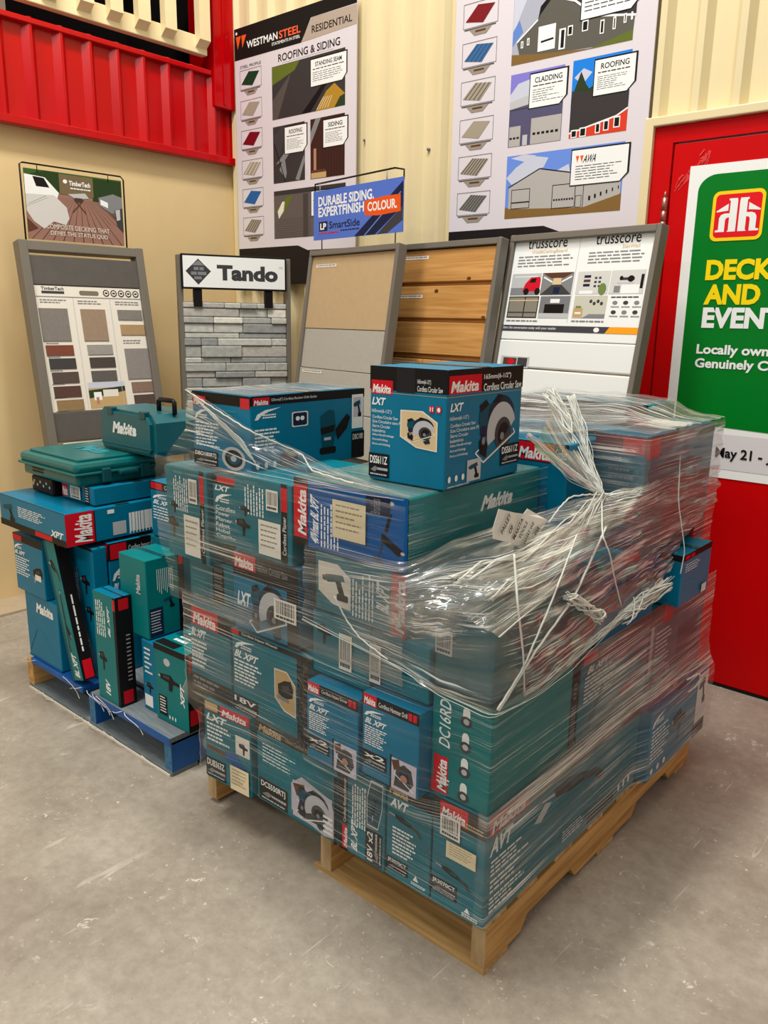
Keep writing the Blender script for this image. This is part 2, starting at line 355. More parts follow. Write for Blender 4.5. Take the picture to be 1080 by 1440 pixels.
q.build('headline_lettering', ps); q = Print((-1.29,YW-.0365,2.068), (1,0,0), (0,0,-1))
q.text('Locally owned.',.098,.668,.44,.716,WHT,.03); q.text('Genuinely Canadian.',.097,.722,.55,.77,WHT,.03)
q.build('slogan_lettering', ps); q = Print((-1.29,YW-.0365,2.068), (1,0,0), (0,0,-1))
q.text('May 21 -',.216,1.066,.395,1.118,BLK,.025); q.text('June',.41,1.07,.50,1.115,BLK,.025)
q.build('date_lettering', ps)

# ================================================================== wall posters
def steel_poster(name, label, x0, ztop, head, icons, build):
    y = YW-.05
    t = thing(name, label, 'poster', (x0+.4775, y, ztop-1.3))
    MB().box((x0,y,ztop-1.40),(x0+.955,y+.006,ztop), mat('poster_white', (216,210,216), .32, .4)).build('board', t)
    def pr(off=.0008): return Print((x0,y,ztop), (1,0,0), (0,0,-1), off=off)
    if head:
        p = pr(); p.poly([(0,.163),(.553,.167),(.628,.062),(.955,.062),(.955,0),(0,0)], BLK)
        p.poly([(.553,.165),(.632,.064),(.955,.066),(.955,.155),(.62,.165)], ink('taupe', (176,160,146)))
        p.poly([(.014,.042),(.058,.042),(.03,.108)], ORG); p.poly([(.064,.042),(.106,.042),(.07,.104)], ORG); p.disc(.02,.025,.008,.008,WHT,10)
        p.text('WESTMAN',.108,.078,.367,.116,WHT,.02); p.text('STEEL',.379,.078,.548,.117,ink('steel_orange',(240,96,60)),.02); p.text('STATEMENTS IN STEEL',.32,.126,.545,.141,WHT,.01)
        p.text('RESIDENTIAL',.634,.103,.924,.138,BLK,.012); p.build('header_band', t)
        p = pr(); p.text('ROOFING & SIDING',.37,.192,.84,.230,BLK,.012); p.text('STEEL PROFILE',.047,.197,.226,.212,DGR,.008); p.rect(.4,.237,.79,.239,LGR); p.build('lettering', t)
    for k, (v, c, st) in enumerate(icons):        # profile swatches down the left edge
        p = pr(.001); p.frame(.043,v,.228,v+.1,.0018,DGR)
        p.poly([(.055,v+.072),(.12,v+.012),(.21,v+.022),(.15,v+.088)], c)
        for j in range(st): 
            f = (j+.5)/st; p.stick([(.055+.095*f,v+.072+.016*f),(.12+.09*f,v+.012+.01*f)], .004, DGR if st > 3 else OFF)
        p.poly([(.075,v+.106),(.2,v+.106),(.168,v+.134),(.105,v+.134)], ink('swatch_tab', (150,140,126))); p.rect(.05,v+.103,.218,v+.107,DGR); p.rect(.11,v+.114,.165,v+.122,BRN)
        p.build('profile_swatch', t)
    build(t, pr)
    p = pr(); fz = 1.19
    p.poly([(.0,fz),(.515,fz),(.595,fz+.028),(.955,fz+.028),(.955,1.4),(0,1.4)], ink('footer_black', (30,26,26)))
    p.build('footer_band', t); return t
def callout(p, a, b, c, d, title, n, seed, tw=.6, logo=False):
    cut = min(.03, (d-b)*.25)
    p.poly([(a-.004,d+.004),(c-cut,d+.004),(c+.008,d-cut),(c+.008,b-.006),(a-.004,b-.006)], BLK)
    p.poly([(a,d),(c-cut,d),(c,d-cut),(c,b),(a,b)], WHT)
    if logo:
        p.poly([(a+.018,b+.022),(a+.034,b+.022),(a+.026,b+.05)], ORG); p.poly([(a+.038,b+.022),(a+.054,b+.022),(a+.046,b+.05)], ORG); p.text('AWA',a+.05,b+.022,a+.118,b+.052,BLK,.02,.01)
        p.lines(a+.02,b+.062,c-.02,d-.012,n,DGR,.3,seed,.3)
    else:
        w = (c-a)*tw; m = (a+c)/2
        p.text(title,m-w/2,b+.014,m+w/2,b+.036,BLK,.02); p.lines(a+.014,b+.045,c-.014,b+.053,1,BRN,.6,seed,.05); p.lines(a+.014,b+.062,c-.014,d-.016,n,DGR,.28,seed,.5)
def shade_lines(p, a, b, c, d, n, m, vert=True):
    for k in range(n):
        f = (k+.5)/n
        p.stick([(a+(c-a)*f,b),(a+(c-a)*f,d)] if vert else [(a,b+(d-b)*f),(c,b+(d-b)*f)], .0015, m)
ROOF = ink('roof_charcoal', (58,54,54)); SIDE = ink('siding_grey', (92,90,82)); PALE = ink('steel_pale', (176,172,168)); EARTH = ink('earth', (128,98,52)); MOSS = ink('moss', (96,108,40))
SKB = ink('sky_blue', (104,140,222)); CLD = ink('cloud', (196,200,216)); BRK = ink('barn_red', (214,60,34)); SKD = ink('sky_deep', (28,126,222)); VIO = ink('slate_violet', (84,82,112)); DBR = ink('dark_brown_siding', (62,38,32)); FOR = ink('forest', (44,60,36))
def resid(t, pr):
    p = pr(); p.rect(.317,.247,.877,.516,ROOF); p.poly([(.317,.34),(.50,.29),(.54,.249),(.317,.249)], MOSS); p.poly([(.317,.516),(.36,.516),(.47,.30),(.317,.42)], ink('roof_mid', (84,78,74)))
    p.poly([(.66,.516),(.74,.43),(.80,.40),(.876,.46),(.876,.516)], ink('lit_window', (172,132,44))); p.poly([(.55,.516),(.70,.40),(.78,.36),(.876,.30),(.876,.34),(.74,.40),(.62,.516)], BLK); p.poly([(.8,.516),(.84,.47),(.877,.46),(.877,.516)], FOR)
    for k in range(5): p.stick([(.67+.02*k,.51),(.72+.016*k,.455)], .005, BEI)
    callout(p,.626,.265,.885,.393,'STANDING SEAM',5,3,.75); p.build('photo_print', t)
    p = pr(); p.rect(.319,.553,.576,.849,ROOF); p.poly([(.319,.60),(.40,.56),(.45,.553),(.36,.72)], DGR); p.poly([(.34,.75),(.42,.69),(.50,.66),(.42,.73)], GRY); p.poly([(.37,.78),(.41,.70),(.43,.80),(.42,.83)], GRY); p.poly([(.5,.84),(.57,.72),(.576,.75),(.53,.849)], GRY); p.stick([(.33,.64),(.42,.849)], .006, BLK)
    callout(p,.417,.567,.590,.701,'ROOFING',7,5); p.build('photo_print', t)
    p = pr(); p.rect(.620,.552,.876,.852,DBR); shade_lines(p,.70,.555,.876,.85,8,BLK); p.poly([(.62,.62),(.66,.553),(.70,.553),(.62,.68)], GRY); p.rect(.645,.70,.665,.83,SKIN); p.rect(.625,.82,.74,.85,TAN); p.rect(.625,.808,.735,.822,BRN)
    callout(p,.720,.570,.894,.702,'SIDING',7,9); p.build('photo_print', t)
    p = pr(); p.rect(.319,.89,.884,1.147,ink('shingle', (98,88,84))); p.rect(.319,.89,.884,.915,ROOF); p.poly([(.33,1.0),(.42,.93),(.48,.915),(.40,1.02)], MOSS); p.poly([(.35,1.0),(.39,.95),(.41,.95),(.40,1.0),(.36,1.04)], OFF); shade_lines(p,.34,1.04,.62,1.147,9,ROOF,False); p.rect(.56,.92,.6,1.147,ink('shingle_dark', (70,64,62)))
    callout(p,.626,.915,.886,1.04,'SIDING',5,12); p.build('photo_print', t)
tanp = ink('swatch_tan', (160,150,132))
steel_poster('siding_poster', 'tall residential roofing and siding poster with a black header in the wall corner', -3.997, 3.059, True,
    [(.222,ink('sw_green',(24,58,36)),0),(.381,tanp,0),(.539,ink('sw_red',(120,14,30)),0),(.700,tanp,3),(.857,ink('sw_blue',(34,96,160)),0),(1.015,tanp,5)], resid)
def indus(t, pr0):
    def pr(off=.0008):
        q = pr0(off); q.O = q.O+Vector((0,0,-.197+.0)); return q     # picture block sits lower behind the cropped header
    def win(p, L, m=WHT):
        for a, b, c, d in L: p.rect(a,b,c,d,m); p.rect(a+.004,b+.005,c-.004,d-.004,BLK)
    p = pr(); p.rect(.308,.05,.862,.322,ink('cloud_grey',(168,172,186))); p.poly([(.33,.16),(.37,.08),(.40,.05),(.31,.05),(.31,.22)], CLD); p.poly([(.31,.19),(.34,.15),(.36,.2),(.31,.25)], SKY)
    p.poly([(.33,.235),(.43,.165),(.44,.12),(.50,.075),(.62,.075),(.87,.16),(.863,.29),(.70,.318),(.35,.30)], SIDE); p.poly([(.43,.168),(.44,.118),(.50,.07),(.53,.085),(.50,.09),(.44,.15)], BLK); p.stick([(.33,.236),(.43,.166)], .006, WHT)
    p.poly([(.52,.09),(.70,.20),(.87,.232),(.87,.15),(.64,.06),(.53,.06)], ROOF); p.stick([(.52,.10),(.60,.13),(.70,.205),(.87,.235)], .008, WHT); p.stick([(.50,.07),(.62,.10)], .007, WHT)
    p.poly([(.35,.286),(.45,.30),(.70,.322),(.308,.322),(.308,.28)], EARTH); p.poly([(.70,.318),(.863,.285),(.863,.322),(.66,.322)], MOSS)
    p.rect(.436,.195,.518,.29,WHT); p.stick([(.45,.255),(.51,.25)], .008, BLK); p.rect(.536,.222,.566,.30,WHT); p.rect(.545,.228,.56,.295,BLK)
    win(p, [(.352,.235,.364,.262),(.382,.228,.394,.256),(.575,.218,.598,.255),(.64,.212,.667,.252),(.72,.225,.738,.276),(.775,.225,.788,.27),(.82,.222,.832,.256),(.85,.222,.858,.25)])
    callout(p,.632,.04,.876,.208,'SIDING',6,1); p.build('photo_print', t)
    p = pr(); p.rect(.311,.36,.573,.653,VIO); p.rect(.311,.36,.573,.452,ink('sky_violet',(128,122,206))); p.poly([(.311,.44),(.35,.40),(.41,.39),(.44,.43),(.40,.46),(.311,.47)], CLD); p.poly([(.311,.47),(.42,.45),(.573,.40),(.573,.47),(.311,.50)], LGR); p.rect(.311,.5,.573,.505,DGR)
    p.rect(.315,.57,.372,.652,PALE); p.rect(.424,.548,.571,.652,PALE); p.rect(.384,.61,.408,.652,LGR)
    for k in range(6): p.rect(.434+.022*k,.606,.448+.022*k,.616,BLK)
    for k in range(3): p.rect(.318+.018*k,.614,.33+.018*k,.622,BLK)
    callout(p,.410,.374,.585,.506,'CLADDING',6,4,.75); p.build('photo_print', t)
    p = pr(); p.rect(.611,.355,.867,.651,SKD); p.poly([(.62,.42),(.66,.39),(.7,.41),(.66,.45)], CLD); p.poly([(.611,.50),(.63,.45),(.65,.40),(.675,.45),(.69,.47),(.71,.46),(.73,.5),(.611,.53)], FOR)
    p.poly([(.611,.63),(.613,.47),(.74,.49),(.867,.50),(.867,.565),(.82,.59)], ROOF); p.poly([(.611,.651),(.611,.63),(.82,.59),(.867,.565),(.867,.651)], BRK); p.stick([(.611,.632),(.82,.59),(.867,.566)], .006, WHT)
    win(p, [(.73,.606,.752,.645),(.766,.6,.79,.64),(.81,.592,.838,.634),(.66,.615,.69,.651),(.62,.62,.648,.651)])
    callout(p,.711,.371,.885,.502,'ROOFING',7,6,.7); p.build('photo_print', t)
    p = pr(); p.rect(.311,.69,.868,.953,SKB); p.poly([(.311,.78),(.36,.74),(.44,.70),(.52,.715),(.50,.75),(.40,.79),(.34,.81)], CLD); p.poly([(.33,.70),(.4,.69),(.46,.70),(.4,.72)], CLD); p.poly([(.54,.78),(.62,.75),(.63,.79)], CLD)
    p.poly([(.311,.953),(.311,.905),(.697,.928),(.868,.885),(.868,.953)], EARTH); p.poly([(.328,.908),(.328,.819),(.480,.756),(.635,.786),(.862,.842),(.862,.889),(.697,.930),(.334,.912)], PALE); p.stick([(.325,.822),(.48,.756),(.64,.787)], .005, BLK)
    p.frame(.342,.832,.438,.914,.003,BLK); p.frame(.548,.829,.66,.926,.003,BLK); p.frame(.662,.88,.69,.928,.002,BLK); p.stick([(.697,.93),(.697,.80)], .003, DGR)
    for k in range(8): p.rect(.556+.0125*k,.887,.564+.0125*k,.894,BLK)
    for k in range(6): p.rect(.722+.026*k,.886-.006*k,.731+.025*k,.903-.007*k,BLK)
    p.rect(.345,.885,.436,.889,BLK); callout(p,.634,.702,.886,.838,'',6,8,.6,True); p.build('photo_print', t)
t2 = steel_poster('cladding_poster', 'tall steel building poster with barn and workshop photos, nearer the red door', -2.428, 3.075, False,
    [(.228,ink('sw_red2',(122,26,30)),0),(.387,ink('sw_blue2',(52,104,158)),4),(.545,tanp,4),(.704,tanp,0),(.862,tanp,6),(1.02,ink('sw_grey',(120,118,110)),6)], indus)

# ================================================================== sample stands
GFR = mat('grey_plastic_frame', (112,106,96), .45, .4)
class Stand:
    "local frame of a leaning sample stand: X right, Y out of the face, Z up the lean; origin at the upper left corner"
    def __init__(s, P0, yawd, lean, k=1.0):
        y = math.radians(yawd); l = math.radians(lean)
        s.U = Vector((math.cos(y), math.sin(y), 0)); out = Vector((s.U.y, -s.U.x, 0))
        s.V = Vector((0,0,-1))*math.cos(l)+out*math.sin(l); s.N = s.V.cross(s.U); s.P0 = Vector(P0)
        s.M = Matrix((( s.U.x, s.N.x, s.V.x, P0[0]),(s.U.y, s.N.y, s.V.y, P0[1]),(s.U.z, s.N.z, s.V.z, P0[2]),(0,0,0,1)))
        s.k = k; s.M = s.M @ Matrix.Scale(k, 4); s.len = P0[2]/math.cos(l)/k
    def box(s, m, u0, v0, u1, v1, n0, n1, mt, bev=.002): return m.box((u0,n0,v0),(u1,n1,v1), mt, bev, s.M)
    def pr(s, off=.0008, n=0): return Print(s.P0+s.N*n*s.k, s.U, s.V, s.k, s.k, off=off)
def rails(st, t, w, pw=.022, top=True, m=GFR):
    L = st.len-.004
    for a in (-.004, w-.002):
        b = MB(); st.box(b, a, -.02, a+pw, L, -.035, .016, m, .004); b.build('side_post', t)
    if top:
        b = MB(); st.box(b, 0, -.018, w, .008, -.045, .018, m, .003); b.build('top_rail', t)
    b = MB(); st.box(b, 0, L-.06, w, L-.02, -.045, .01, m, .003); b.build('foot_rail', t)
# --- white wall-panel stand
st = Stand((-1.9615,3.1,1.8107), -8.6, 9.4, 1.051)
t = thing('panel_stand', 'leaning grey framed stand with white wall panels and a photo leaflet beside the red door', 'display stand', (-1.54,2.9,0))
rails(st, t, .66)
b = MB(); st.box(b, 0, .0, .66, .395, -.012, 0, WHT); b.build('leaflet_board', t)
VIN = mat('white_vinyl', (232,234,232), .4, .4)
for k in range(12):
    v = .398+.113*k
    b = MB(); st.box(b, 0, v, .66, v+.107, -.02, .002, VIN, .005); b.build('wall_panel', t)
p = st.pr(); p.text('trusscore',.085,-.0+.004,.277,.037,BLK,.005); p.text('trusscore',.407,.004,.598,.037,BLK,.005)
GLD = ink('gold', (214,190,130)); p.text('Wall&CeilingBoard',.107,.044,.281,.06,GLD,.005); p.text('SlatWall',.526,.042,.598,.055,GLD,.005)
p.lines(.045,.066,.315,.114,4,GRY,.36,3,.2); p.lines(.385,.064,.625,.112,4,GRY,.36,5,.2); p.rect(.336,.0,.3375,.325,LGR)
p.lines(.03,.318,.19,.326,1,GRY,.7,2,0); p.lines(.355,.316,.5,.324,1,GRY,.7,8,0)
p.rect(.006,.338,.655,.362,ink('slate', (66,66,74))); p.poly([(.513,.362),(.655,.362),(.655,.338),(.531,.338)], ink('amber', (244,160,30))); p.text('Start the conversation today with your retailer',.02,.343,.29,.356,WHT,.0); p.disc(.475,.350,.013,.009,WHT,10)
p.text('Trusscore SlatWall',.05,.405,.17,.416,DGR,.0); p.build('leaflet_print', t)
def photo(name, f):
    q = st.pr(.001); f(q); q.build(name, t)
def ph1(q): q.rect(.028,.134,.176,.219,LGR); q.rect(.028,.19,.176,.219,GRY); q.poly([(.09,.205),(.1,.175),(.125,.15),(.17,.148),(.176,.16),(.176,.205)], ink('car_red',(206,20,44))); q.disc(.11,.205,.014,.014,BLK,12); q.disc(.166,.205,.014,.014,BLK,12); q.poly([(.12,.17),(.13,.155),(.155,.153),(.15,.17)], BLK); q.rect(.04,.145,.16,.148,WHT)
def ph2(q): q.rect(.182,.134,.332,.219,GRY); q.poly([(.182,.219),(.235,.18),(.28,.18),(.332,.219)], DGR); q.poly([(.182,.134),(.332,.134),(.29,.155),(.225,.155)], BRN); q.poly([(.235,.18),(.28,.18),(.275,.155),(.24,.155)], BEI); q.rect(.245,.19,.275,.215,NAVY); q.stick([(.19,.15),(.235,.17)],.006,WHT); q.stick([(.325,.15),(.28,.17)],.006,WHT)
def ph3(q): q.rect(.028,.224,.182,.309,ink('stall', (134,128,116))); q.frame(.028,.224,.182,.309,.004,BLK); q.rect(.11,.224,.115,.309,BLK); q.rect(.03,.238,.18,.242,BEI); q.rect(.03,.285,.18,.29,DGR)
def ph4(q): q.rect(.19,.224,.334,.309,ink('hall', (120,120,124))); q.rect(.215,.255,.31,.29,BLK); q.rect(.24,.235,.285,.25,WHT); q.rect(.19,.29,.334,.309,LGR)
def ph5(q): q.rect(.352,.134,.495,.218,ink('wallwhite',(206,206,202))); [q.rect(.382+.0*k,.148+.016*k,.412,.158+.016*k,NAVY if k != 1 else BRN) for k in range(3)]; [q.rect(.43+.018*(k%2),.155+.015*(k//2),.441+.018*(k%2),.163+.015*(k//2),DGR) for k in range(6)]; q.rect(.37,.205,.43,.218,WHT); q.disc(.47,.2,.018,.022,ink('plant',(110,130,70)),10)
def ph6(q): q.rect(.5,.134,.642,.218,ink('wallwhite',(206,206,202))); q.rect(.55,.186,.625,.217,WHT); q.rect(.52,.19,.546,.214,GRY); q.rect(.54,.16,.6,.17,DGR); q.disc(.585,.165,.014,.012,BLK,10); q.disc(.545,.162,.008,.008,BLK,8); q.rect(.626,.15,.638,.2,BLK); q.rect(.53,.178,.6,.182,LGR)
def ph7(q): q.rect(.354,.224,.5,.307,ink('wallgreen',(196,196,180))); q.rect(.357,.27,.4,.305,TAN); q.rect(.365,.262,.39,.27,ink('plant',(110,130,70))); q.poly([(.40,.307),(.43,.292),(.5,.292),(.5,.307)], GRY); [q.disc(.43+.016*k,.245+.008*(k%2),.007,.007,DGR,8) for k in range(4)]; q.rect(.365,.285,.392,.292,WHT)
def ph8(q): q.lines(.515,.228,.63,.234,1,DGR,.7,4,0); [(q.disc(.535+.045*(k%3),.25+.034*(k//3),.011,.007,DGR if k%2 else GRY,10), q.lines(.52+.045*(k%3),.263+.034*(k//3),.555+.045*(k%3),.268+.034*(k//3),1,GRY,.7,k,0)) for k in range(6)]
for f in (ph1,ph2,ph3,ph4,ph5,ph6,ph7): photo('photo_print', f)
photo('accessory_chart', ph8)
q = st.pr(.001, .0025); q.rect(.037,.464,.185,.508,LGR); q.rect(.05,.47,.12,.5,BRN); q.rect(.125,.468,.175,.503,DGR); q.disc(.09,.485,.018,.012,RED,10); q.build('photo_print', t)
# --- cedar siding stand
def cedar_mat():
    m = mat('cedar', (196,142,76), .42, .4); nt, b = nt_of(m); L = nt.links
    tc = nt.nodes.new('ShaderNodeTexCoord'); mp = nt.nodes.new('ShaderNodeMapping'); mp.inputs['Scale'].default_value = (1.2, 1.2, 26); L.new(tc.outputs['Object'], mp.inputs[0])
    n = nt.nodes.new('ShaderNodeTexNoise'); n.inputs['Scale'].default_value = 2.2; n.inputs['Detail'].default_value = 6; n.inputs['Distortion'].default_value = .6; L.new(mp.outputs[0], n.inputs[0])
    r = nt.nodes.new('ShaderNodeValToRGB'); r.color_ramp.elements[0].position = .32; r.color_ramp.elements[1].position = .68
    r.color_ramp.elements[0].color = lin((176,124,62)); r.color_ramp.elements[1].color = lin((208,156,92)); L.new(n.outputs[0], r.inputs[0]); L.new(r.outputs[0], b.inputs['Base Color']); return m
CED = cedar_mat()
st = Stand((-2.5817,3.1,1.7999), -7, 9, 1.051)
t = thing('cedar_stand', 'leaning stand of orange-brown wooden siding boards between the tan siding and white panel stands', 'display stand', (-2.15,2.9,0))
rails(st, t, .574)
b = MB(); st.box(b, 0, 0, .574, 1.78, -.034, -.028, GFR); b.build('backing_board', t)
for k in range(3):
    b = MB(); v0, v1 = .012+.156*k, .168+.156*k
    st.box(b, .002, v0, .574, v1-.018, -.028, .006, CED, .003); st.box(b, .002, v1-.018, .574, v1, -.028, -.016, CED, .002); b.build('siding_board', t)
for k in range(5):
    b = MB(); st.box(b, .003+.114*k, .485, .113+.114*k, 1.5, -.028, .004, CED, .003); b.build('siding_board', t)
for u, v in ((.025,.037),(.019,.206),(.03,.50)):
    q = st.pr(.0012, .006); q.rect(u,v,u+.16,v+.014,OFF); q.lines(u+.01,v+.003,u+.15,v+.012,1,GRY,.6,3,0); q.build('name_tag', t)
K = ink('knot', (96,54,24))
q = st.pr(.001,.006); q.disc(.44,.14,.012,.007,K,12); q.disc(.26,.19,.012,.008,K,12); q.disc(.55,.30,.011,.006,K,12); q.build('knot_mark', t)
# --- tan and grey siding stand with its hanging sign
st = Stand((-3.047,2.95,1.78), -9.8, 8.5)
t = thing('siding_stand', 'leaning stand of tan over pale grey smooth siding under the blue sign', 'display stand', (-2.72,2.9,0))
rails(st, t, .672)
b = MB(); st.box(b, 0, 0, .672, 1.78, -.04, -.02, GFR); b.build('backing_board', t)
b = MB(); st.box(b, .004, .01, .668, .36, -.02, .003, mat('tan_siding', (186,160,122), .5, .35, var=.03, vscale=30)); b.build('siding_board', t)
GS = mat('grey_siding', (172,168,156), .5, .35, var=.04, vscale=60, bump=.05)
for v0, v1 in ((.362,.555),(.558,.75),(.753,.95)):
    b = MB(); st.box(b, .004, v0, .668, v1, -.02, .001 if v0 < .5 else .005, GS); b.build('siding_board', t)
for u, v, n in ((.055,.05,.003),(.04,.566,.005)):
    q = st.pr(.0012, n); q.rect(u,v,u+.17,v+.014,OFF); q.lines(u+.01,v+.003,u+.16,v+.012,1,GRY,.6,3,0); q.build('name_tag', t)
def wire(st, t, pts, n, name='wire_frame', m=BLK, r=.004):
    MB().tube([st.P0+st.U*u+st.V*v+st.N*n for u, v in pts], r, m, 6).build(name, t)
s2 = Stand((-3.056,2.97,2.082), -8, 0)
t = thing('blue_sign', 'blue and orange durable siding sign on a wire holder above the tan siding stand', 'sign', (-2.72,2.93,1.8))
b = MB(); s2.box(b, 0, 0, .665, .23, -.004, 0, SKY, 0); b.build('sign_board', t)
p = s2.pr(); p.rect(0,0,.665,.23,ink('sign_blue',(84,116,204))); p.poly([(.322,.229),(.476,.229),(.664,.12),(.664,.015)], NAVY); p.poly([(.60,.16),(.664,.12),(.664,.18),(.56,.229),(.49,.229)], DGR); p.stick([(.40,.229),(.65,.06)], .006, SKY)
p.poly([(.398,.077),(.55,.068),(.648,.07),(.65,.141),(.50,.148),(.40,.141)], ORG)
p.text('DURABLE SIDING.',.041,.028,.465,.074,WHT,.03); p.text('EXPERTFINISH',.041,.078,.395,.123,WHT,.03); p.text('COLOUR.',.421,.085,.625,.126,WHT,.03)
p.rect(.046,.145,.115,.19,NAVY); p.text('LP',.056,.153,.105,.183,WHT,.04); p.text('SmartSide',.129,.148,.365,.182,NAVY,.015); p.lines(.046,.197,.2,.206,1,RED,.7,3,0); p.lines(.22,.192,.36,.2,1,NAVY,.7,3,0)
p.build('sign_print', t)
wire(s2, t, [(.005,.012),(.005,-.035),(.60,-.043),(.66,-.03),(.66,.012)], -.006)
for u in (.05,.55): wire(s2, t, [(u,.02),(u,-.035)], -.003, 'hanger_hook', GRY, .003)
for u in (.06,.61): wire(s2, t, [(u,.2),(u,.283)], -.006, 'support_rod', BLK, .003)
# --- stone veneer stand facing out of the corner
st = Stand((-3.682,2.61,1.783), 64, 0)
t = thing('stone_stand', 'stacked grey stone veneer stand in the room corner with a white logo sign on top', 'display stand', (-3.55,2.85,0))
L = st.len-.004
for a in (-.02,.566):
    b = MB(); st.box(b, a, -.002, a+.026, L, -.05, .012, GFR, .003); b.build('side_post', t)
b = MB(); st.box(b, 0, .236, .57, L-.05, -.045, -.02, GFR); b.build('backing_board', t)
b = MB(); st.box(b, -.006, -.006, .562, .172, .014, .034, BLK, .003); b.build('sign_frame', t)
q = st.pr(.0008,.034); q.rect(.004,.004,.552,.162,WHT); q.poly([(.017,.082),(.082,.15),(.15,.08),(.084,.018)], DGR)
for a, b_, c, d in ((.06,.06,.085,.076),(.09,.06,.112,.076),(.045,.084,.075,.1),(.08,.084,.125,.1),(.062,.108,.1,.122)): q.rect(a,b_,c,d,GRY)
q.poly([(.05,.052),(.084,.026),(.118,.052)], GRY); q.text('Tando',.181,.045,.513,.125,DGR,.05); q.text('TM',.52,.045,.54,.055,GRY); q.build('sign_print', t)
for u in (.055,.44):
    b = MB(); st.box(b, u, .172, u+.046, .262, .002, .028, BLK, .003); b.build('sign_clip', t)
rs = random.Random(5); cols = [mat('stone_%d' % i, c, .8, .2, var=.12, vscale=35, bump=.35) for i, c in enumerate([(168,168,162),(190,190,182),(146,148,146),(222,218,206),(178,174,166)])]
v = .238
for k in range(28):
    hh = [.030,.046,.034,.050,.028,.040,.062][k % 7]; u = 0
    while u < .565:
        w = min(rs.choice([.09,.16,.22,.3]), .566-u); w = .566-u if .566-u-w < .06 else w
        b = MB(); st.box(b, u+.001, v+.001, u+w-.001, v+hh-.001, -.02, .004+.02*rs.random(), rs.choice(cols), .005); b.build('veneer_stone', t); u += w
    v += hh
    if v > .86: break
# --- composite decking stand against the left wall
st = Stand((-3.86,1.838,1.795), 86, 10)
t = thing('decking_stand', 'leaning grey stand of composite decking swatches against the cream wall', 'display stand', (-3.75,2.15,0))
L = st.len-.004
for a in (-.005,.585):
    b = MB(); st.box(b, a, -.01, a+.042, L, -.05, .02, GFR, .004); b.build('side_post', t)
b = MB(); st.box(b, 0, -.008, .62, .036, -.045, .016, GFR, .003); b.build('top_rail', t)
SL = mat('grey_deck_board', (88,84,80), .55, .3, var=.06, vscale=20, bump=.05)
b = MB(); st.box(b, .036, .055, .588, .192, -.03, .004, SL, .003); b.build('deck_board', t)
for v0, v1 in ((.80,.94),(1.0,1.14),(1.15,1.29)):
    b = MB(); st.box(b, .036, v0, .588, v1, -.03, .004, SL, .003); b.build('deck_board', t)
b = MB(); st.box(b, .036, .194, .588, .798, -.03, 0, OFF, .002); b.build('leaflet_board', t)
p = st.pr(); p.rect(.04,.245,.586,.249,GRY); p.text('TimberTech',.075,.2,.185,.216,DGR,.02); p.rect(.075,.22,.185,.232,DGR); p.rrect(.26,.214,.36,.236,.01,ink('olive',(120,112,92)))
for k in range(5): p.disc(.40+.04*k,.222,.017,.017,BLK,14); p.disc(.40+.04*k,.222,.012,.012,OFF,14); p.rect(.393+.04*k,.218,.407+.04*k,.226,BLK)
p.rect(.222,.25,.224,.79,LGR); p.rect(.412,.25,.414,.79,LGR); p.lines(.06,.26,.2,.283,2,GRY,.35,2); p.lines(.245,.262,.39,.285,2,GRY,.35,4); p.lines(.44,.262,.58,.285,2,GRY,.35,6); p.lines(.455,.455,.58,.48,2,GRY,.35,8)
for k in range(6): p.lines(.06,.466+.065*k,.12,.472+.065*k,1,GRY,.7,k,0)
p.build('leaflet_print', t)
SW = [(.048,.302,.187,.458,(124,118,112)),(.252,.303,.38,.458,(150,128,108)),(.446,.303,.58,.354,(126,122,116)),(.451,.377,.584,.43,(166,138,100)),(.455,.498,.590,.654,(136,130,126)),(.055,.477,.19,.527,(120,66,48)),(.061,.540,.192,.591,(62,60,60)),(.065,.606,.196,.660,(82,70,62)),(.063,.674,.197,.728,(84,58,52)),(.068,.740,.202,.793,(142,116,80)),(.260,.477,.392,.526,(150,146,140)),(.263,.539,.397,.59,(72,64,60)),(.262,.605,.395,.657,(92,88,86)),(.468,.669,.602,.722,(134,108,94)),(.472,.735,.603,.785,(84,66,60))]
for a, b_, c, d, col in SW:
    m = MB(); st.box(m, a, b_, c, d, 0, .004, mat('swatch_%d_%d' % (int(a*1000), int(b_*1000)), col, .6, .3, var=.06, vscale=60), .001); m.build('deck_swatch', t)
q = st.pr(.001); q.rect(.235,.662,.43,.79,TAN); q.rect(.235,.662,.43,.69,CLD); q.poly([(.235,.70),(.43,.685),(.43,.71),(.235,.74)], FOR); q.rect(.26,.71,.3,.75,WHT); q.rect(.31,.70,.39,.735,OFF); q.rect(.27,.735,.285,.77,SKIN); q.build('photo_print', t)
q = st.pr(.0012,.004); q.rect(.067,.946,.285,.988,OFF); q.rect(.12,.956,.23,.97,DGR); q.build('name_tag', t)
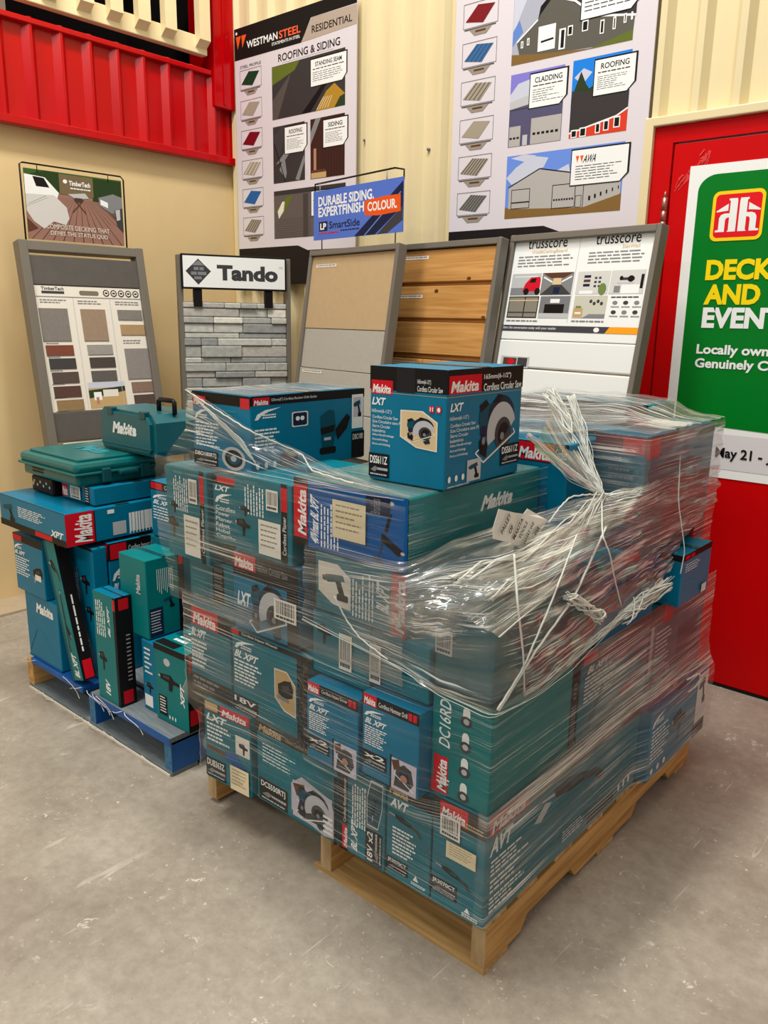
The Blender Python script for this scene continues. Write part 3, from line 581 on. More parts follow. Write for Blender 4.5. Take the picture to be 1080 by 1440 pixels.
# picture sign hung above it
s2 = Stand((-3.86,1.88,2.14), 86, 0)
t = thing('deck_sign', 'deck furniture picture sign on a wire frame above the decking stand', 'sign', (-3.84,2.13,1.8))
b = MB(); s2.box(b, .0125, .015, .494, .326, -.004, 0, BRN, 0); b.build('sign_board', t)
p = s2.pr(); a0, b0, a1, b1 = .0125, .015, .494, .326; p.win = (a0, b0, a1, b1); DK = ink('deck_plank', (150,112,98)); DK2 = ink('deck_gap', (78,54,48))
p.rect(0,0,1,1,DK)
for k in range(-9, 14): p.poly([(.55+.02*k,.36),(.552+.02*k,.36),(.56+.105*k,1),(.55+.105*k,1)] if abs(.55+.105*k-.5) <= .5 else [(.55+.02*k,.36),(.552+.02*k,.36),(min(1,max(0,.55+.0625*k)),.7),(min(1,max(0,.55+.0625*k))-.004,.7)], DK2)
p.rect(0,0,1,.3,ink('hedge_green',(58,92,40))); p.poly([(0,.3),(.34,.28),(.34,0),(.2,0),(0,.1)], ink('hedge_dark',(40,62,30))); p.rect(.68,.02,1,.36,ink('hedge_dark',(40,62,30)))
p.poly([(0,.36),(0,.08),(.2,.1),(.33,.3),(.3,.42)], WHT); p.poly([(.08,.1),(.19,.11),(.24,.24),(.11,.24)], BLK); p.poly([(0,.36),(.28,.34),(.4,.5),(.42,.66),(.38,.76),(.26,.72),(.16,.84),(.06,.74),(0,.6)], ink('throw',(206,204,200))); p.stick([(.02,.5),(.2,.36)], .004, DGR); p.stick([(.0,.54),(.22,.38)], .003, DGR); p.poly([(0,.7),(.1,.84),(.0,.9)], BRN)
p.rect(.34,.02,.69,.31,ink('olive_panel',(116,100,72)))
p.poly([(.42,.3),(.6,.26),(.64,.33),(.5,.36)], LGR); p.stick([(.48,.36),(.6,.56)], .012, BRN); p.stick([(.58,.36),(.46,.56)], .012, BRN); p.rect(.49,.34,.57,.4,DK2)
p.poly([(.74,.3),(.9,.22),(1,.26),(1,.46),(.88,.52),(.75,.42)], GRY); p.poly([(.76,.32),(.84,.36),(.84,.44),(.76,.4)], WHT); p.poly([(.91,.46),(1,.42),(1,.8),(.93,.7)], DGR); p.poly([(.92,.46),(.97,.44),(.97,.6),(.93,.62)], LGR)
p.disc(.40,.12,.022,.03,WHT,12); p.text('TimberTech',.44,.1,.66,.17,WHT,.03); p.lines(.45,.2,.66,.23,1,WHT,.6,2,0); p.text('COMPOSITE DECKING THAT',.18,.76,.84,.83,OFF,.0); p.text('DEFIES THE STATUS QUO',.22,.86,.82,.93,OFF,.0)
p.win = (0,0,1,1); p.build('picture_print', t)
wire(s2, t, [(.0,.333),(-.002,.0),(.012,-.008),(.495,-.006),(.51,.008),(.51,.333)], -.004)
for u in (.075,.425): wire(s2, t, [(u,.028),(u,-.006)], .002, 'hanger_hook', BLK, .002)

# ================================================================== cartons
def hdr(p, h=.16, c=BLK): return p.rect(0,0,1,h,c)
def brand(p, a, b, c, d, m=RED, w=WHT): p.rect(a,b,c,d,m); return p.text('Makita',a+(c-a)*.05,b+(d-b)*.3,c-(c-a)*.05,b+(d-b)*.93,w,.03,(c-a)*.05)
def model(p, t, a, b, c, d):
    p.rect(a,b,c,d,BLK); p.text(t,a+(c-a)*.06,b+(d-b)*.1,c-(c-a)*.08,b+(d-b)*.44,WHT,.02)
    p.poly([(a+(c-a)*.1,b+(d-b)*.72),(a+(c-a)*.3,b+(d-b)*.55),(a+(c-a)*.5,b+(d-b)*.62),(a+(c-a)*.3,b+(d-b)*.8)], GRY); p.lines(a+(c-a)*.45,b+(d-b)*.6,c-(c-a)*.06,b+(d-b)*.75,1,LGR,.7,3,0); return p.lines(a+(c-a)*.08,b+(d-b)*.86,c-(c-a)*.06,b+(d-b)*.95,1,LGR,.7,7,.2)
def logo(p, t, a, b, c, d): return p.text(t,a,b,c,d,WHT,.035,(c-a)*.1)
def swoosh(p, a, b, c, d):
    w, h = c-a, d-b; p.poly([(a,d),(a+w*.1,b+h*.5),(a+w*.4,b+h*.15),(c,b),(a+w*.5,b+h*.35),(a+w*.25,b+h*.65),(a+w*.12,d)], WHT)
    return p.lines(a+w*.3,b+h*.55,a+w*.9,d,2,WHT,.55,4,.2)
def hexpic(p, kind, a, b, c, d, bg=BEI, fl=False):
    w, h = c-a, d-b; p.poly([(a,b+h*.02),(a+w*.6,b),(c,b+h*.25),(c,d),(a+w*.45,d-h*.04),(a,d-h*.28)], OFF); p.poly([(a+w*.03,b+h*.05),(a+w*.58,b+h*.03),(c-w*.03,b+h*.27),(c-w*.03,d-h*.03),(a+w*.46,d-h*.07),(a+w*.03,d-h*.3)], bg)
    tool(p, kind, a+w*.12, b+h*.16, c-w*.06, d-h*.16, fl); return p
def icons(p, a, b, c, d, m=WHT):
    w = (c-a)/5
    for k in (0, 2, 4): p.disc(a+w*(k+.5), (b+d)/2, w*.42, (d-b)*.45, m, 10)
    return p
def std(t='BL XPT', pic=None, mod='18V', brandw=.34, ln=8, sub='Cordless Impact Driver', h=.14):
    def f(p):
        hdr(p,h); brand(p,.02,.0,brandw,h*.95); p.text(sub,brandw+.04,h*.35,.8,h*.75,WHT); p.rect(.82,h*.2,.88,h*.8,RED); p.rect(.9,h*.2,.96,h*.8,RED)
        swoosh(p,.04,h+.03,.42,h+.12); logo(p,t,.05,h+.14,.45,h+.21); p.lines(.05,h+.24,.5,.62,ln,WHT,.5,ln)
        model(p,mod,.02,.68,.46,.86)
        if pic: pic(p)
    return f
PAPER = mat('sticker_paper', (222, 208, 172), .6, .25); PAPERW = mat('sticker_white', (226, 224, 214), .6, .25)
TAPE = mat('packing_tape', (24, 70, 78), .15, .6)
CARTONS = []
def carton(label, x0, x1, y0, y1, z0, z1, front=None, right=None, top=None, col=TEAL, stickers=(), rz=0, M=None, group='tool cartons on the front pallet', tape=True, name='tool_carton'):
    t = thing(name, label, 'box', group=group)
    if len(label.split()) > 16: print('LONG', len(label.split()), label)
    R = M if M is not None else Matrix.Translation(((x0+x1)/2, y0, z0)) @ Matrix.Rotation(math.radians(rz), 4, 'Z') @ Matrix.Translation((-(x0+x1)/2, -y0, -z0))
    t.location = R @ Vector(((x0+x1)/2, (y0+y1)/2, z0))
    MB().box((x0,y0,z0),(x1,y1,z1), col, .0035, R).build('carton_body', t)
    R3 = R.to_3x3()
    def pf(side, **k):
        if side == 'front': return Print(R @ Vector((x0,y0,z1)), R3 @ Vector((1,0,0)), R3 @ Vector((0,0,-1)), x1-x0, z1-z0, **k)
        if side == 'right': return Print(R @ Vector((x1,y0,z1)), R3 @ Vector((0,1,0)), R3 @ Vector((0,0,-1)), y1-y0, z1-z0, **k)
        return Print(R @ Vector((x0,y1,z1)), R3 @ Vector((1,0,0)), R3 @ Vector((0,-1,0)), x1-x0, y1-y0, **k)
    for side, f in (('front', front), ('right', right), ('top', top)):
        if f:
            rot = 0
            if isinstance(f, tuple): f, rot = f
            p = pf(side, rot=rot); f(p); p.build('face_print', t)
    if tape:
        p = pf('top', off=.0012); p.rect(.0,.44,1,.56,TAPE); p.build('packing_tape', t)
    for s in stickers:
        side, a, b, c, d, kind = s
        p = pf(side, off=.0055); pm = PAPER if 't' in kind else PAPERW
        if 'b' in kind: p.barcode(a,b,c,d,int(a*100),pm)
        else: p.rect(a,b,c,d,pm); w = c-a; h = d-b; p.lines(a+w*.1,b+h*.12,c-w*.1,d-h*.15,5,ink('faint',(150,136,110)),.3,int(b*100),.3)
        p.build('sticker', t)
    CARTONS.append(t); return t
FP = 'tool cartons on the wooden pallet'
# ---- wooden pallet under the wrapped stack
def wood(name, c0, c1, sc=(1,14,14)):
    m = mat(name, c0, .65, .25); nt, b = nt_of(m); L = nt.links
    tc = nt.nodes.new('ShaderNodeTexCoord'); mp = nt.nodes.new('ShaderNodeMapping'); mp.inputs['Scale'].default_value = sc; L.new(tc.outputs['Object'], mp.inputs[0])
    n = nt.nodes.new('ShaderNodeTexNoise'); n.inputs['Scale'].default_value = 3; n.inputs['Detail'].default_value = 7; n.inputs['Distortion'].default_value = .4; L.new(mp.outputs[0], n.inputs[0])
    r = nt.nodes.new('ShaderNodeValToRGB'); r.color_ramp.elements[0].position = .3; r.color_ramp.elements[1].position = .7
    r.color_ramp.elements[0].color = lin(c0); r.color_ramp.elements[1].color = lin(c1); L.new(n.outputs[0], r.inputs[0]); L.new(r.outputs[0], b.inputs['Base Color'])
    bp = nt.nodes.new('ShaderNodeBump'); bp.inputs['Strength'].default_value = .25; bp.inputs['Distance'].default_value = .004; L.new(n.outputs[0], bp.inputs['Height']); L.new(bp.outputs[0], b.inputs['Normal']); return m
WX = wood('pallet_wood_board', (150,116,70), (206,170,112), (1,16,16)); WY = wood('pallet_wood_stringer', (158,116,64), (214,170,104), (16,1,16))
WE = wood('pallet_end_grain', (150,122,84), (190,164,122), (16,16,3))
def pallet(name, label, x0, x1, y0, y1, mx, my, me, boards, notch, broken=0, lead=None):
    t = thing(name, label, 'pallet', ((x0+x1)/2,(y0+y1)/2,0))
    zb, zt = .016, .122
    sw = .04
    for k, sx in enumerate((x0, (x0+x1)/2-sw/2, x1-sw)):
        pr = [(y0,zb),(y0,zt),(y1,zt),(y1,zb)]
        for n0, n1 in notch[::-1]: pr += [(n1,zb),(n1-.03,zb+.036),(n0+.03,zb+.036),(n0,zb)]
        m = MB(); m.prism([(sx,y,z) for y, z in pr], (sw,0,0), my); m.build('stringer', t)
        m = MB(); m.box((sx+.001,y0-.0015,zb+.001),(sx+sw-.001,y0,zt-.001), me); m.build('stringer_end', t)
    for b0, b1 in boards:
        MB().box((x0,b0,zt),(x1,b1,.14), lead if lead and b0 == boards[0][0] else mx, .003).build('deck_board', t)
    for j, (b0, b1) in enumerate(((y0,y0+.10),((y0+y1)/2-.05,(y0+y1)/2+.05),(y1-.1,y1))):
        if j == 0 and broken:
            rr = random.Random(3); e = [(x0+broken+.05*rr.random(), b0+(b1-b0)*q/6) for q in range(7)]
            m = MB(); m.prism([(x1,b0-.004,0),(x1,b1,0)]+[(a,b,0) for a, b in e[::-1]], (0,0,zb), mx); m.build('bottom_board', t)
        else: MB().box((x0,b0-.003,0),(x1,b1,zb), mx, .002).build('bottom_board', t)
    return t
pallet('wooden_pallet', 'natural wood pallet with a broken bottom board under the shrink-wrapped stack', -1.862, -.826, 1.345, 2.59, WX, WY, WE,
       [(1.338,1.43),(1.48,1.57),(1.66,1.75),(1.84,1.93),(2.02,2.11),(2.2,2.29),(2.36,2.44),(2.5,2.59)], [(1.50,1.78),(2.14,2.42)], .46)

# ---- bottom layer, long side
def f(p):
    hdr(p,.13,DGR); p.rect(.02,.01,.3,.11,TAN); brand(p,.36,.0,.97,.125); logo(p,'LXT',.04,.15,.5,.24); p.lines(.05,.27,.58,.52,5,WHT,.5,2); p.rect(.68,.28,.98,.52,OFF); tool(p,'gun',.74,.32,.95,.5)
    p.poly([(.05,.56),(.45,.58),(.45,.64),(.05,.62)], BRN); p.poly([(.45,.55),(.7,.54),(.9,.68),(.9,.76),(.7,.7),(.46,.66)], ROYAL); model(p,'DUB363Z',.0,.72,.45,.97)
carton('narrow carton with a tan sticker at the outer end of the bottom layer', -1.788,-1.597,1.293,1.72,.142,.392, f, stickers=[('front',.57,.68,.97,.985,'t')], col=TEAL, group=FP, rz=4)
def f(p):
    hdr(p,.13,BLK); p.text('Makita',.03,.03,.34,.12,TAN,.04,.02); p.text('150mm Cordless Metal Cutter',.38,.05,.8,.10,TAN); p.lines(.08,.25,.55,.52,7,LTEAL,.5,6,.3); p.lines(.08,.25,.5,.5,6,WHT,.3,9,.4)
    model(p,'DCS550RTJ',.03,.70,.40,.97); p.poly([(.45,.55),(.58,.42),(.9,.5),(.96,.62),(.96,.95),(.85,.98),(.45,.88)], LGR); tool(p,'work',.47,.5,.94,.94); tool(p,'saw',.5,.5,.92,.94); p.rect(.965,.2,1,1,BLK)
    for k in range(4): p.rect(.84,.72+.06*k,.95,.75+.06*k,WHT)
carton('wide carton printed with a saw in use, second from outer end of bottom layer', -1.588,-1.272,1.314,1.74,.142,.388, f, group=FP)
def f(p):
    p.rect(0,0,1,.2,BLK); brand(p,.03,.08,.30,.2); p.text('Cordless Rotary Hammer',.34,.1,.85,.18,WHT); logo(p,'BL XPT',.06,.28,.42,.42); p.lines(.36,.3,.85,.62,6,WHT,.5,3,.2)
    hexpic(p,'recip',.45,.62,.98,.96,DTEAL); model(p,'18V x2',.03,.6,.42,.96)
carton('narrow carton standing on end with its dark header turned sideways, third in the bottom layer', -1.266,-1.112,1.314,1.74,.142,.386, (f,90), group=FP)
def avt_end(p, head=True):
    hdr(p,.17,BLK); p.text('Makita',.06,.07,.5,.16,TAN,.04,.02); logo(p,'AVT',.08,.19,.5,.28); tool(p,'recip',.06,.31,.85,.46); p.lines(.15,.47,.72,.76,8,WHT,.5,4); model(p,'JR3070CT',.02,.79,.52,.92); p.poly([(.7,.84),(.76,.9),(.64,.9)], WHT); p.lines(.6,.92,.92,.95,2,WHT,.6,2,0)
carton('upright carton end with a long-bodied tool printed on it, next to the bottom corner carton', -1.108,-.972,1.316,2.12,.142,.415, avt_end, group=FP)
def f(p):
    hdr(p,.2,ink('brown_black',(52,42,40))); brand(p,.14,.02,.66,.17); p.lines(.58,.12,.95,.18,2,TAN,.5,2,0); tool(p,'recip',.08,.57,.8,.72); model(p,'JR3070CT',.0,.74,.52,.88); p.poly([(.72,.87),(.78,.92),(.66,.92)], WHT); p.lines(.62,.93,.92,.97,2,WHT,.6,4,0)
def r(p):
    hdr(p,.17,ink('brown_black',(52,42,40))); brand(p,.015,.01,.22,.19); p.text('AVT  Recipro Saw',.24,.03,.5,.12,TAN); logo(p,'AVT',.02,.22,.14,.37); p.lines(.03,.42,.24,.58,4,WHT,.5,1); p.lines(.03,.60,.23,.74,3,WHT,.5,2); p.lines(.03,.76,.22,.92,4,WHT,.5,3)
    tool(p,'recip',.3,.16,.74,.55); p.poly([(.26,.42),(.32,.3),(.36,.34),(.3,.46)], LGR); p.lines(.45,.78,.6,.9,4,WHT,.4,5); p.rect(.62,.86,.82,.95,BLK); icons(p,.85,.82,.95,.92)
carton('long carton at the near bottom corner of the wooden pallet, printed on both faces', -.968,-.822,1.316,2.12,.142,.425, f, r, stickers=[('front',.17,.12,.55,.31,'b'),('front',.3,.34,.86,.49,'t')], group=FP)
def r(p):
    swoosh(p,.02,.1,.24,.25); p.lines(.03,.3,.34,.78,9,WHT,.45,3); tool(p,'gun',.36,.2,.62,.75); p.rect(.8,.05,1,.8,WHT); tool(p,'drill',.83,.1,.97,.55); p.rect(.78,.8,1,1,BLK); icons(p,.05,.84,.3,.94)
carton('teal bottom-layer carton with a white picture panel at its end nearest the red door', -1.24,-.792,2.135,2.60,.142,.375, None, r, col=TEALB, group=FP)
# ---- second layer
def f(p):
    hdr(p,.22,BLK); brand(p,.06,.01,.72,.22); logo(p,'BL XPT',.03,.26,.42,.36); p.lines(.03,.4,.46,.72,7,WHT,.5,6); p.rect(0,.8,1,1,BLK); p.lines(.05,.83,.9,.95,2,GRY,.5,3)
carton('carton with a big red header patch at the outer end of the second layer', -1.87,-1.684,1.306,1.66,.395,.662, f, group=FP)
def f(p):
    hdr(p,.06,BLK); p.rect(0,0,.1,.06,RED); p.text('Cordless Impact Wrench',.14,.01,.6,.05,WHT); swoosh(p,.04,.1,.32,.22); logo(p,'BL XPT',.03,.24,.36,.33); p.lines(.03,.36,.42,.66,7,WHT,.5,4); hexpic(p,'jig',.56,.26,.82,.76,TAN); p.rect(.84,.05,1,1,BLK); p.lines(.86,.1,.98,.95,16,DGR,.5,4,.2); model(p,'18V',.0,.8,.34,1)
carton('carton printed with a tan hexagon picture, second in the second layer', -1.678,-1.362,1.308,1.66,.395,.638, f, group=FP)
def wk(p): tool(p,'work',.55,.62,.98,.99)
def fb(sub):
    def f(p): std('BL XPT', wk, 'x2', .26, 9, sub)(p); p.rect(.52,.6,.55,1,BLK)
    return f
carton('bright blue-teal carton with a small workman photo, the twin farther from the plain corner carton', -1.338,-1.166,1.272,1.62,.392,.604, fb('Cordless Impact Driver'), col=TEALB, group=FP, rz=1)
carton('bright blue-teal carton with a small workman photo, between its twin and the plain corner carton', -1.155,-.985,1.276,1.62,.42,.632, fb('Cordless Hammer Drill'), col=TEALB, group=FP)
def f(p):
    p.win = (0,0,.3,1); p.rect(0,0,1,1,TEALG); p.win = (0,0,1,1); p.rect(0,.86,.1,.99,RED)
    for v in (.1,.35,.6,.85): p.rrect(.52,v-.07,.64,v+.07,.05,WHT); p.disc(.58,v+.07,.1,.055,DGR,14); p.disc(.58,v+.07,.05,.03,LGR,10)
def f2(p): p.text('DC16RD',.5,.12,.98,.32,WHT,.01,.02); brand(p,.02,.04,.4,.3)
def both(p): f(p); p.rot = 90; f2(p); p.rot = 0; p.lines(.1,.82,.4,.9,2,WHT,.4,3,.3)
def r(p): p.rect(.90,.0,1,1,BLK); p.lines(.915,.5,.985,.95,14,GRY,.45,3,.2); p.lines(.93,.25,.97,.45,4,GRY,.4,3,.2)
carton('plain green-teal charger carton at the near corner with a strip of round icons', -.982,-.826,1.322,1.715,.428,.672, both, r, col=TEALG, group=FP)
def r(p):
    hdr(p,.13,DGR); p.rect(.03,.0,.2,.12,RED); logo(p,'BL XPT',.08,.17,.38,.25); p.lines(.06,.28,.5,.6,7,WHT,.4,5); p.rect(.6,.72,.78,.82,ink('pink_patch',(206,70,96))); p.lines(.35,.66,.6,.74,2,LTEAL,.4,5); p.poly([(.1,.9),(.3,.5),(.34,.5),(.16,.95)], DTEAL)
carton('carton with a small pink-red patch low on its face, behind the plain corner carton', -1.2,-.83,1.728,2.15,.43,.67, None, r, group=FP)
def r(p):
    hdr(p,.2,DGR); p.rect(.2,.02,.36,.24,RED); p.rect(0,.2,.05,.7,LGR); p.lines(.1,.3,.4,.95,14,WHT,.35,5); p.rect(.5,.4,.9,.7,DTEAL)
carton('carton with tight white text lines at the door-side far end of the second layer', -1.2,-.83,2.16,2.59,.38,.68, None, r, group=FP)
def fbk(n):
    def f(p): p.lines(.55,.4,.95,.85,6,LTEAL,.4,n); tool(p,'gun',.06,.1,.35,.5)
    return f
carton('carton back with one upright barcode label, above the farther workman-photo carton', -1.358,-1.166,1.312,1.62,.61,.775, fbk(3), stickers=[('front',.5,.22,.72,.78,'b')], group=FP)
carton('carton back with a slim pale label, above the workman-photo carton near the corner', -1.162,-.99,1.312,1.62,.638,.775, fbk(8), stickers=[('front',.0,.25,.2,.95,'b')], group=FP)
# ---- third layer
def f(p): p.rect(.42,.1,.62,1,BLK); p.lines(.45,.2,.6,.9,8,GRY,.4,3,.2); p.lines(.05,.5,.35,.9,4,LTEAL,.4,5)
carton('dull carton with an upright black strip, squeezed at the outer end of the third layer', -1.935,-1.672,1.36,1.66,.666,.788, f, group=FP)
def f(p):
    hdr(p,.30,BLK); brand(p,.02,.0,.36,.2); p.text('165mm Circular Saw',.4,.08,.85,.17,GRY); logo(p,'LXT',.06,.5,.28,.68); p.lines(.06,.72,.3,.82,2,GRY,.5,4,.1); tool(p,'saw',.24,.3,.84,.98); p.rect(.84,.3,1,1,BLK)
carton('carton printed with a pale circular saw and a white barcode, under a stickered carton', -1.668,-1.41,1.312,1.66,.645,.862, f, stickers=[('front',.66,.42,.99,.68,'b')], col=TEALB, group=FP)
def f(p): hexpic(p,'drill',.06,.12,.42,.86,OFF); p.rect(0,0,.03,1,BLK); p.rot = 90; brand(p,.0,.84,1,.985); p.lines(.08,.44,.9,.68,7,WHT,.4,3); logo(p,'BL XPT',.3,.69,.8,.82); p.rot = 0
carton('carton lying sideways with white hexagon picture and upright red patch, under royal-blue fronted carton', -1.355,-1.055,1.312,1.70,.78,.925, f, group=FP)
def f(p): p.lines(.1,.1,.5,.5,4,GRY,.3,3); p.barcode(.0,.3,.3,.6,4,LGR)
def r(p): p.text('Makita',.38,.18,.62,.32,LGR,.04,.02); p.lines(.4,.36,.62,.5,3,GRY,.4,5)
carton('dark teal carton at the near corner under bunched wrinkled film', -.985,-.832,1.325,1.78,.69,.882, f, r, col=mat('carton_dull', (40,92,100), .45, .3, var=.1), group=FP)
def r(p): hdr(p,.22,BLK); p.rect(.1,.3,.3,.4,RED); p.lines(.4,.4,.9,.8,4,LTEAL,.4,3)
carton('small teal carton lying behind the bunched film on the door side', -1.2,-.826,1.80,2.14,.675,.805, None, r, col=TEALB, group=FP)
def f(p): hdr(p,.12,BLK); p.rect(.3,.02,.5,.1,RED); p.lines(.3,.3,.9,.5,4,WHT,.3,2)
def r(p): hdr(p,.12,BLK); p.rect(.08,.03,.22,.1,RED); p.rect(.26,.03,.38,.1,RED); p.lines(.1,.2,.7,.38,4,WHT,.3,2); p.lines(.06,.55,.5,.6,1,LTEAL,.5,2)
carton('small teal carton with a tiny white square sticker jutting out of the door side', -1.2,-.775,2.20,2.43,.685,.84, f, r, col=TEALB, stickers=[('right',.7,.78,.86,.94,'')], group=FP, rz=0)
def r(p): hdr(p,.3,ink('maroon',(120,30,44))); p.lines(.1,.4,.9,.9,5,LTEAL,.3,3)  # header strip coloured for the red door's reflection in the film
carton('maroon-headed carton at the far door-side end of the third layer', -1.2,-.85,2.44,2.56,.685,.885, None, r, group=FP)
# ---- fourth layer
def side(sub):
    def f(p):
        p.rot = 0; p.lines(.2,.05,.45,.1,1,LTEAL,.5,3)
        p.rot = 90; p.rect(0,.83,1,.93,BLK); p.rect(.66,.83,.95,.93,RED); p.text('Cordless Planer',.12,.85,.6,.91,WHT); p.lines(.52,.2,.92,.56,7,WHT,.4,4,.3); p.rot = 0
        tool(p,'gun',.02,.5,.3,.78); tool(p,'gun',.1,.35,.3,.52)
    return f
stk = [('front',.6,.1,.8,.36,'b'),('front',.46,.5,.84,.94,'')]
carton('carton turned sideways with barcode and cream sticker, at the outer end of the top layer', -1.972,-1.778,1.315,1.66,.792,1.06, side('a'), stickers=stk, group=FP)
def f(p):
    hdr(p,.12,BLK); p.rect(.2,.0,.98,.1,RED); logo(p,'LXT',.1,.14,.7,.22); swoosh(p,.1,.24,.8,.4)
    for k, s in enumerate(('Cordless','Power','Planer','Rabot','Hobel','Cepillo')): p.text(s,.12,.44+.085*k,.12+.11*len(s),.5+.085*k,WHT,.005)
carton('slim upright carton with a column of white words, between the two sideways stickered cartons', -1.772,-1.664,1.33,1.66,.866,1.055, f, group=FP)
carton('carton turned sideways with barcode and cream sticker, beside the royal-blue fronted carton', -1.656,-1.432,1.312,1.66,.866,1.075, side('b'), stickers=stk, group=FP)
def f(p):
    p.rect(0,0,1,1,ROYAL)
    p.rot = 90; p.rect(0,0,1,.14,BLK); brand(p,.12,.0,.9,.13); logo(p,'40Vmax BL XPT',.06,.16,.8,.24); p.lines(.06,.26,.72,.44,6,WHT,.4,5,.15); p.rot = 0
    tool(p,'trim',.66,.06,1,.98); p.rect(.66,.04,.86,.3,NAVY); p.rot = 90; p.text('Brushless',.72,.7,.92,.78,GRY); p.rot = 0
def r(p): p.text('Makita',.50,.22,.78,.44,WHT,.05,.03); p.lines(.03,.1,.1,.9,14,LTEAL,.4,4,.1); p.rect(0,0,.004,1,DTEAL)
carton('long royal-blue fronted carton with a tan sticker, under the circular saw box', -1.425,-1.062,1.314,1.87,.93,1.10, f, r, col=TEALG, stickers=[('front',.38,.2,.67,.74,'t')], group=FP)
# ---- on top
def f(p):
    hdr(p,.2); brand(p,.02,.12,.31,.24); p.text('165mm(6-1/2")',.63,.09,.8,.135,WHT); p.text('Cordless Circular Saw',.63,.145,.95,.19,WHT); p.rect(0,.222,1,.226,TAN); p.rect(.36,.0,.6,.21,ink('tape_black',(34,32,34)))
    logo(p,'LXT',.03,.27,.22,.335); p.text('165mm(6-1/2")',.03,.37,.3,.41,WHT)
    for k, s in enumerate(('Cordless Circular Saw','Scie Circulaire sans Fil','Sierra Circular','Inalambrica','Akku-Handkreissage','Accusirkelsag','Accu-cirkelzaag')): p.text(s,.04,.425+.04*k,.04+.0165*len(s),.452+.04*k,WHT)
    hexpic(p,'saw',.42,.35,.9,.68); p.rect(.79,.3,.85,.355,RED); p.rect(.88,.3,.94,.355,RED); p.text('II',.8,.31,.84,.345,WHT); p.disc(.91,.328,.02,.02,WHT,10); model(p,'DSS611Z',.0,.76,.28,.97); p.rect(.75,.7,.752,1,LTEAL)
def r(p):
    hdr(p,.2); brand(p,.02,.05,.42,.2); p.text('165mm(6-1/2")',.45,.055,.82,.11,WHT,.012); p.text('Cordless Circular Saw',.45,.135,.98,.2,WHT,.012); p.rect(0,.222,1,.226,TAN)
    logo(p,'LXT',.04,.275,.2,.345); p.text('165mm(6-1/2")',.04,.385,.27,.425,WHT)
    for k, s in enumerate(('Cordless Circular Saw','Scie Circulaire sans Fil','Sierra Circular','Inalambrica','Akku-Handkreissage','Accusirkelsag','Accu-cirkelzaag')): p.text(s,.05,.445+.043*k,.05+.0148*len(s),.474+.043*k,WHT)
    tool(p,'saw',.36,.24,.92,.84); p.rect(.27,.78,.45,.97,LGR); tool(p,'drill',.29,.8,.43,.95); model(p,'DSS611Z',.72,.71,.99,.90); icons(p,.03,.88,.24,.945); p.text('www.makita.com',.03,.965,.3,.985,WHT)
carton('circular saw box sitting loose on top of the wrapped stack', -1.2685,-1.05,1.42,1.752,1.103,1.372, f, r, col=TEALB, group=FP, rz=2.2)
def f(p):
    hdr(p,.14); brand(p,.02,.06,.24,.18); p.rect(.84,.03,.99,.16,ink('red_tag',(200,40,50))); swoosh(p,.04,.22,.32,.36); p.lines(.05,.4,.5,.74,8,WHT,.5,5); model(p,'DBO180RTJ',.0,.78,.44,.98); tool(p,'wheel',.5,.66,.92,.98); p.lines(.5,.2,.8,.3,2,LTEAL,.5,2)
def r(p):
    hdr(p,.12); brand(p,.02,.02,.15,.12); p.text('125mm(5") Cordless Random Orbit Sander',.165,.04,.55,.085,WHT); swoosh(p,.03,.16,.24,.3); p.lines(.03,.42,.24,.7,6,WHT,.5,5); p.rrect(.33,.24,.47,.44,.02,OFF); p.rrect(.34,.255,.46,.425,.02,NAVY); p.disc(.38,.33,.018,.03,WHT,10); p.disc(.42,.33,.018,.03,WHT,10)
    tool(p,'sander',.46,.2,.86,.88); p.disc(.3,.85,.08,.12,NAVY,14); icons(p,.03,.84,.2,.94); p.rect(.875,.08,.985,.56,WHT); p.rect(.89,.12,.97,.4,LILAC); tool(p,'drill',.89,.14,.97,.4); p.rect(.875,.6,1,.98,BLK); p.text('DBO180',.885,.64,.985,.72,WHT)
carton('random orbit sander box on top at the outer end, film streaks across its corner', -1.888,-1.637,1.358,1.80,1.064,1.274, f, r, col=TEALB, group=FP)
def f(p): hdr(p,.2); brand(p,.62,.01,.9,.19); p.text('Cordless',.91,.05,.99,.15,WHT); p.lines(.3,.4,.9,.6,3,WHT,.4,3)
carton('flat-lying carton with a red header behind the circular saw box', -1.4,-.99,1.885,2.35,.892,1.165, f, None, lambda p: (p.poly([(.5,.3),(.8,.2),(.85,.5),(.55,.6)], BLK), p.lines(.2,.6,.6,.8,3,LTEAL,.4,3)), group=FP, col=TEALB)
carton('carton at the back of the stack peeking over the flat-lying one, wrapped in film', -1.45,-.99,2.37,2.58,.892,1.235, lambda p: hdr(p,.2), group=FP)
def f(p): hdr(p,.16,ink('maroon',(120,30,44))); p.rect(.55,.02,.98,.16,RED); p.lines(.3,.3,.9,.5,3,GRY,.4,3); p.rect(.3,.62,.95,.8,ink('maroon',(120,30,44)))
def r(p): hdr(p,.1,DGR); p.rect(.0,.02,.18,.2,RED); p.rect(.1,.28,.95,.42,ink('slate_teal',(58,104,120))); p.lines(.2,.5,.8,.9,5,GRY,.3,3); p.rect(.3,.5,.95,1,ink('dusk_red',(150,52,66)))  # large lower red panel paints in the red door's reflection
carton('tall carton at the far door-side corner, topmost under the tied film', -.982,-.838,2.02,2.525,.892,1.188, f, r, col=mat('carton_blue_grey', (34,98,120), .42, .35, var=.08), stickers=[('top',.1,.25,.85,.6,'')], group=FP)
def r(p): p.rect(0,.5,1,1,ink('blue_panel',(14,84,128))); p.rect(.35,.1,.6,.45,RED); p.lines(.3,.6,.8,.9,3,LTEAL,.4,4)
carton('low dull carton under the tall one, behind the bunched film', -1.22,-.84,1.82,2.19,.81,.886, None, r, group=FP)

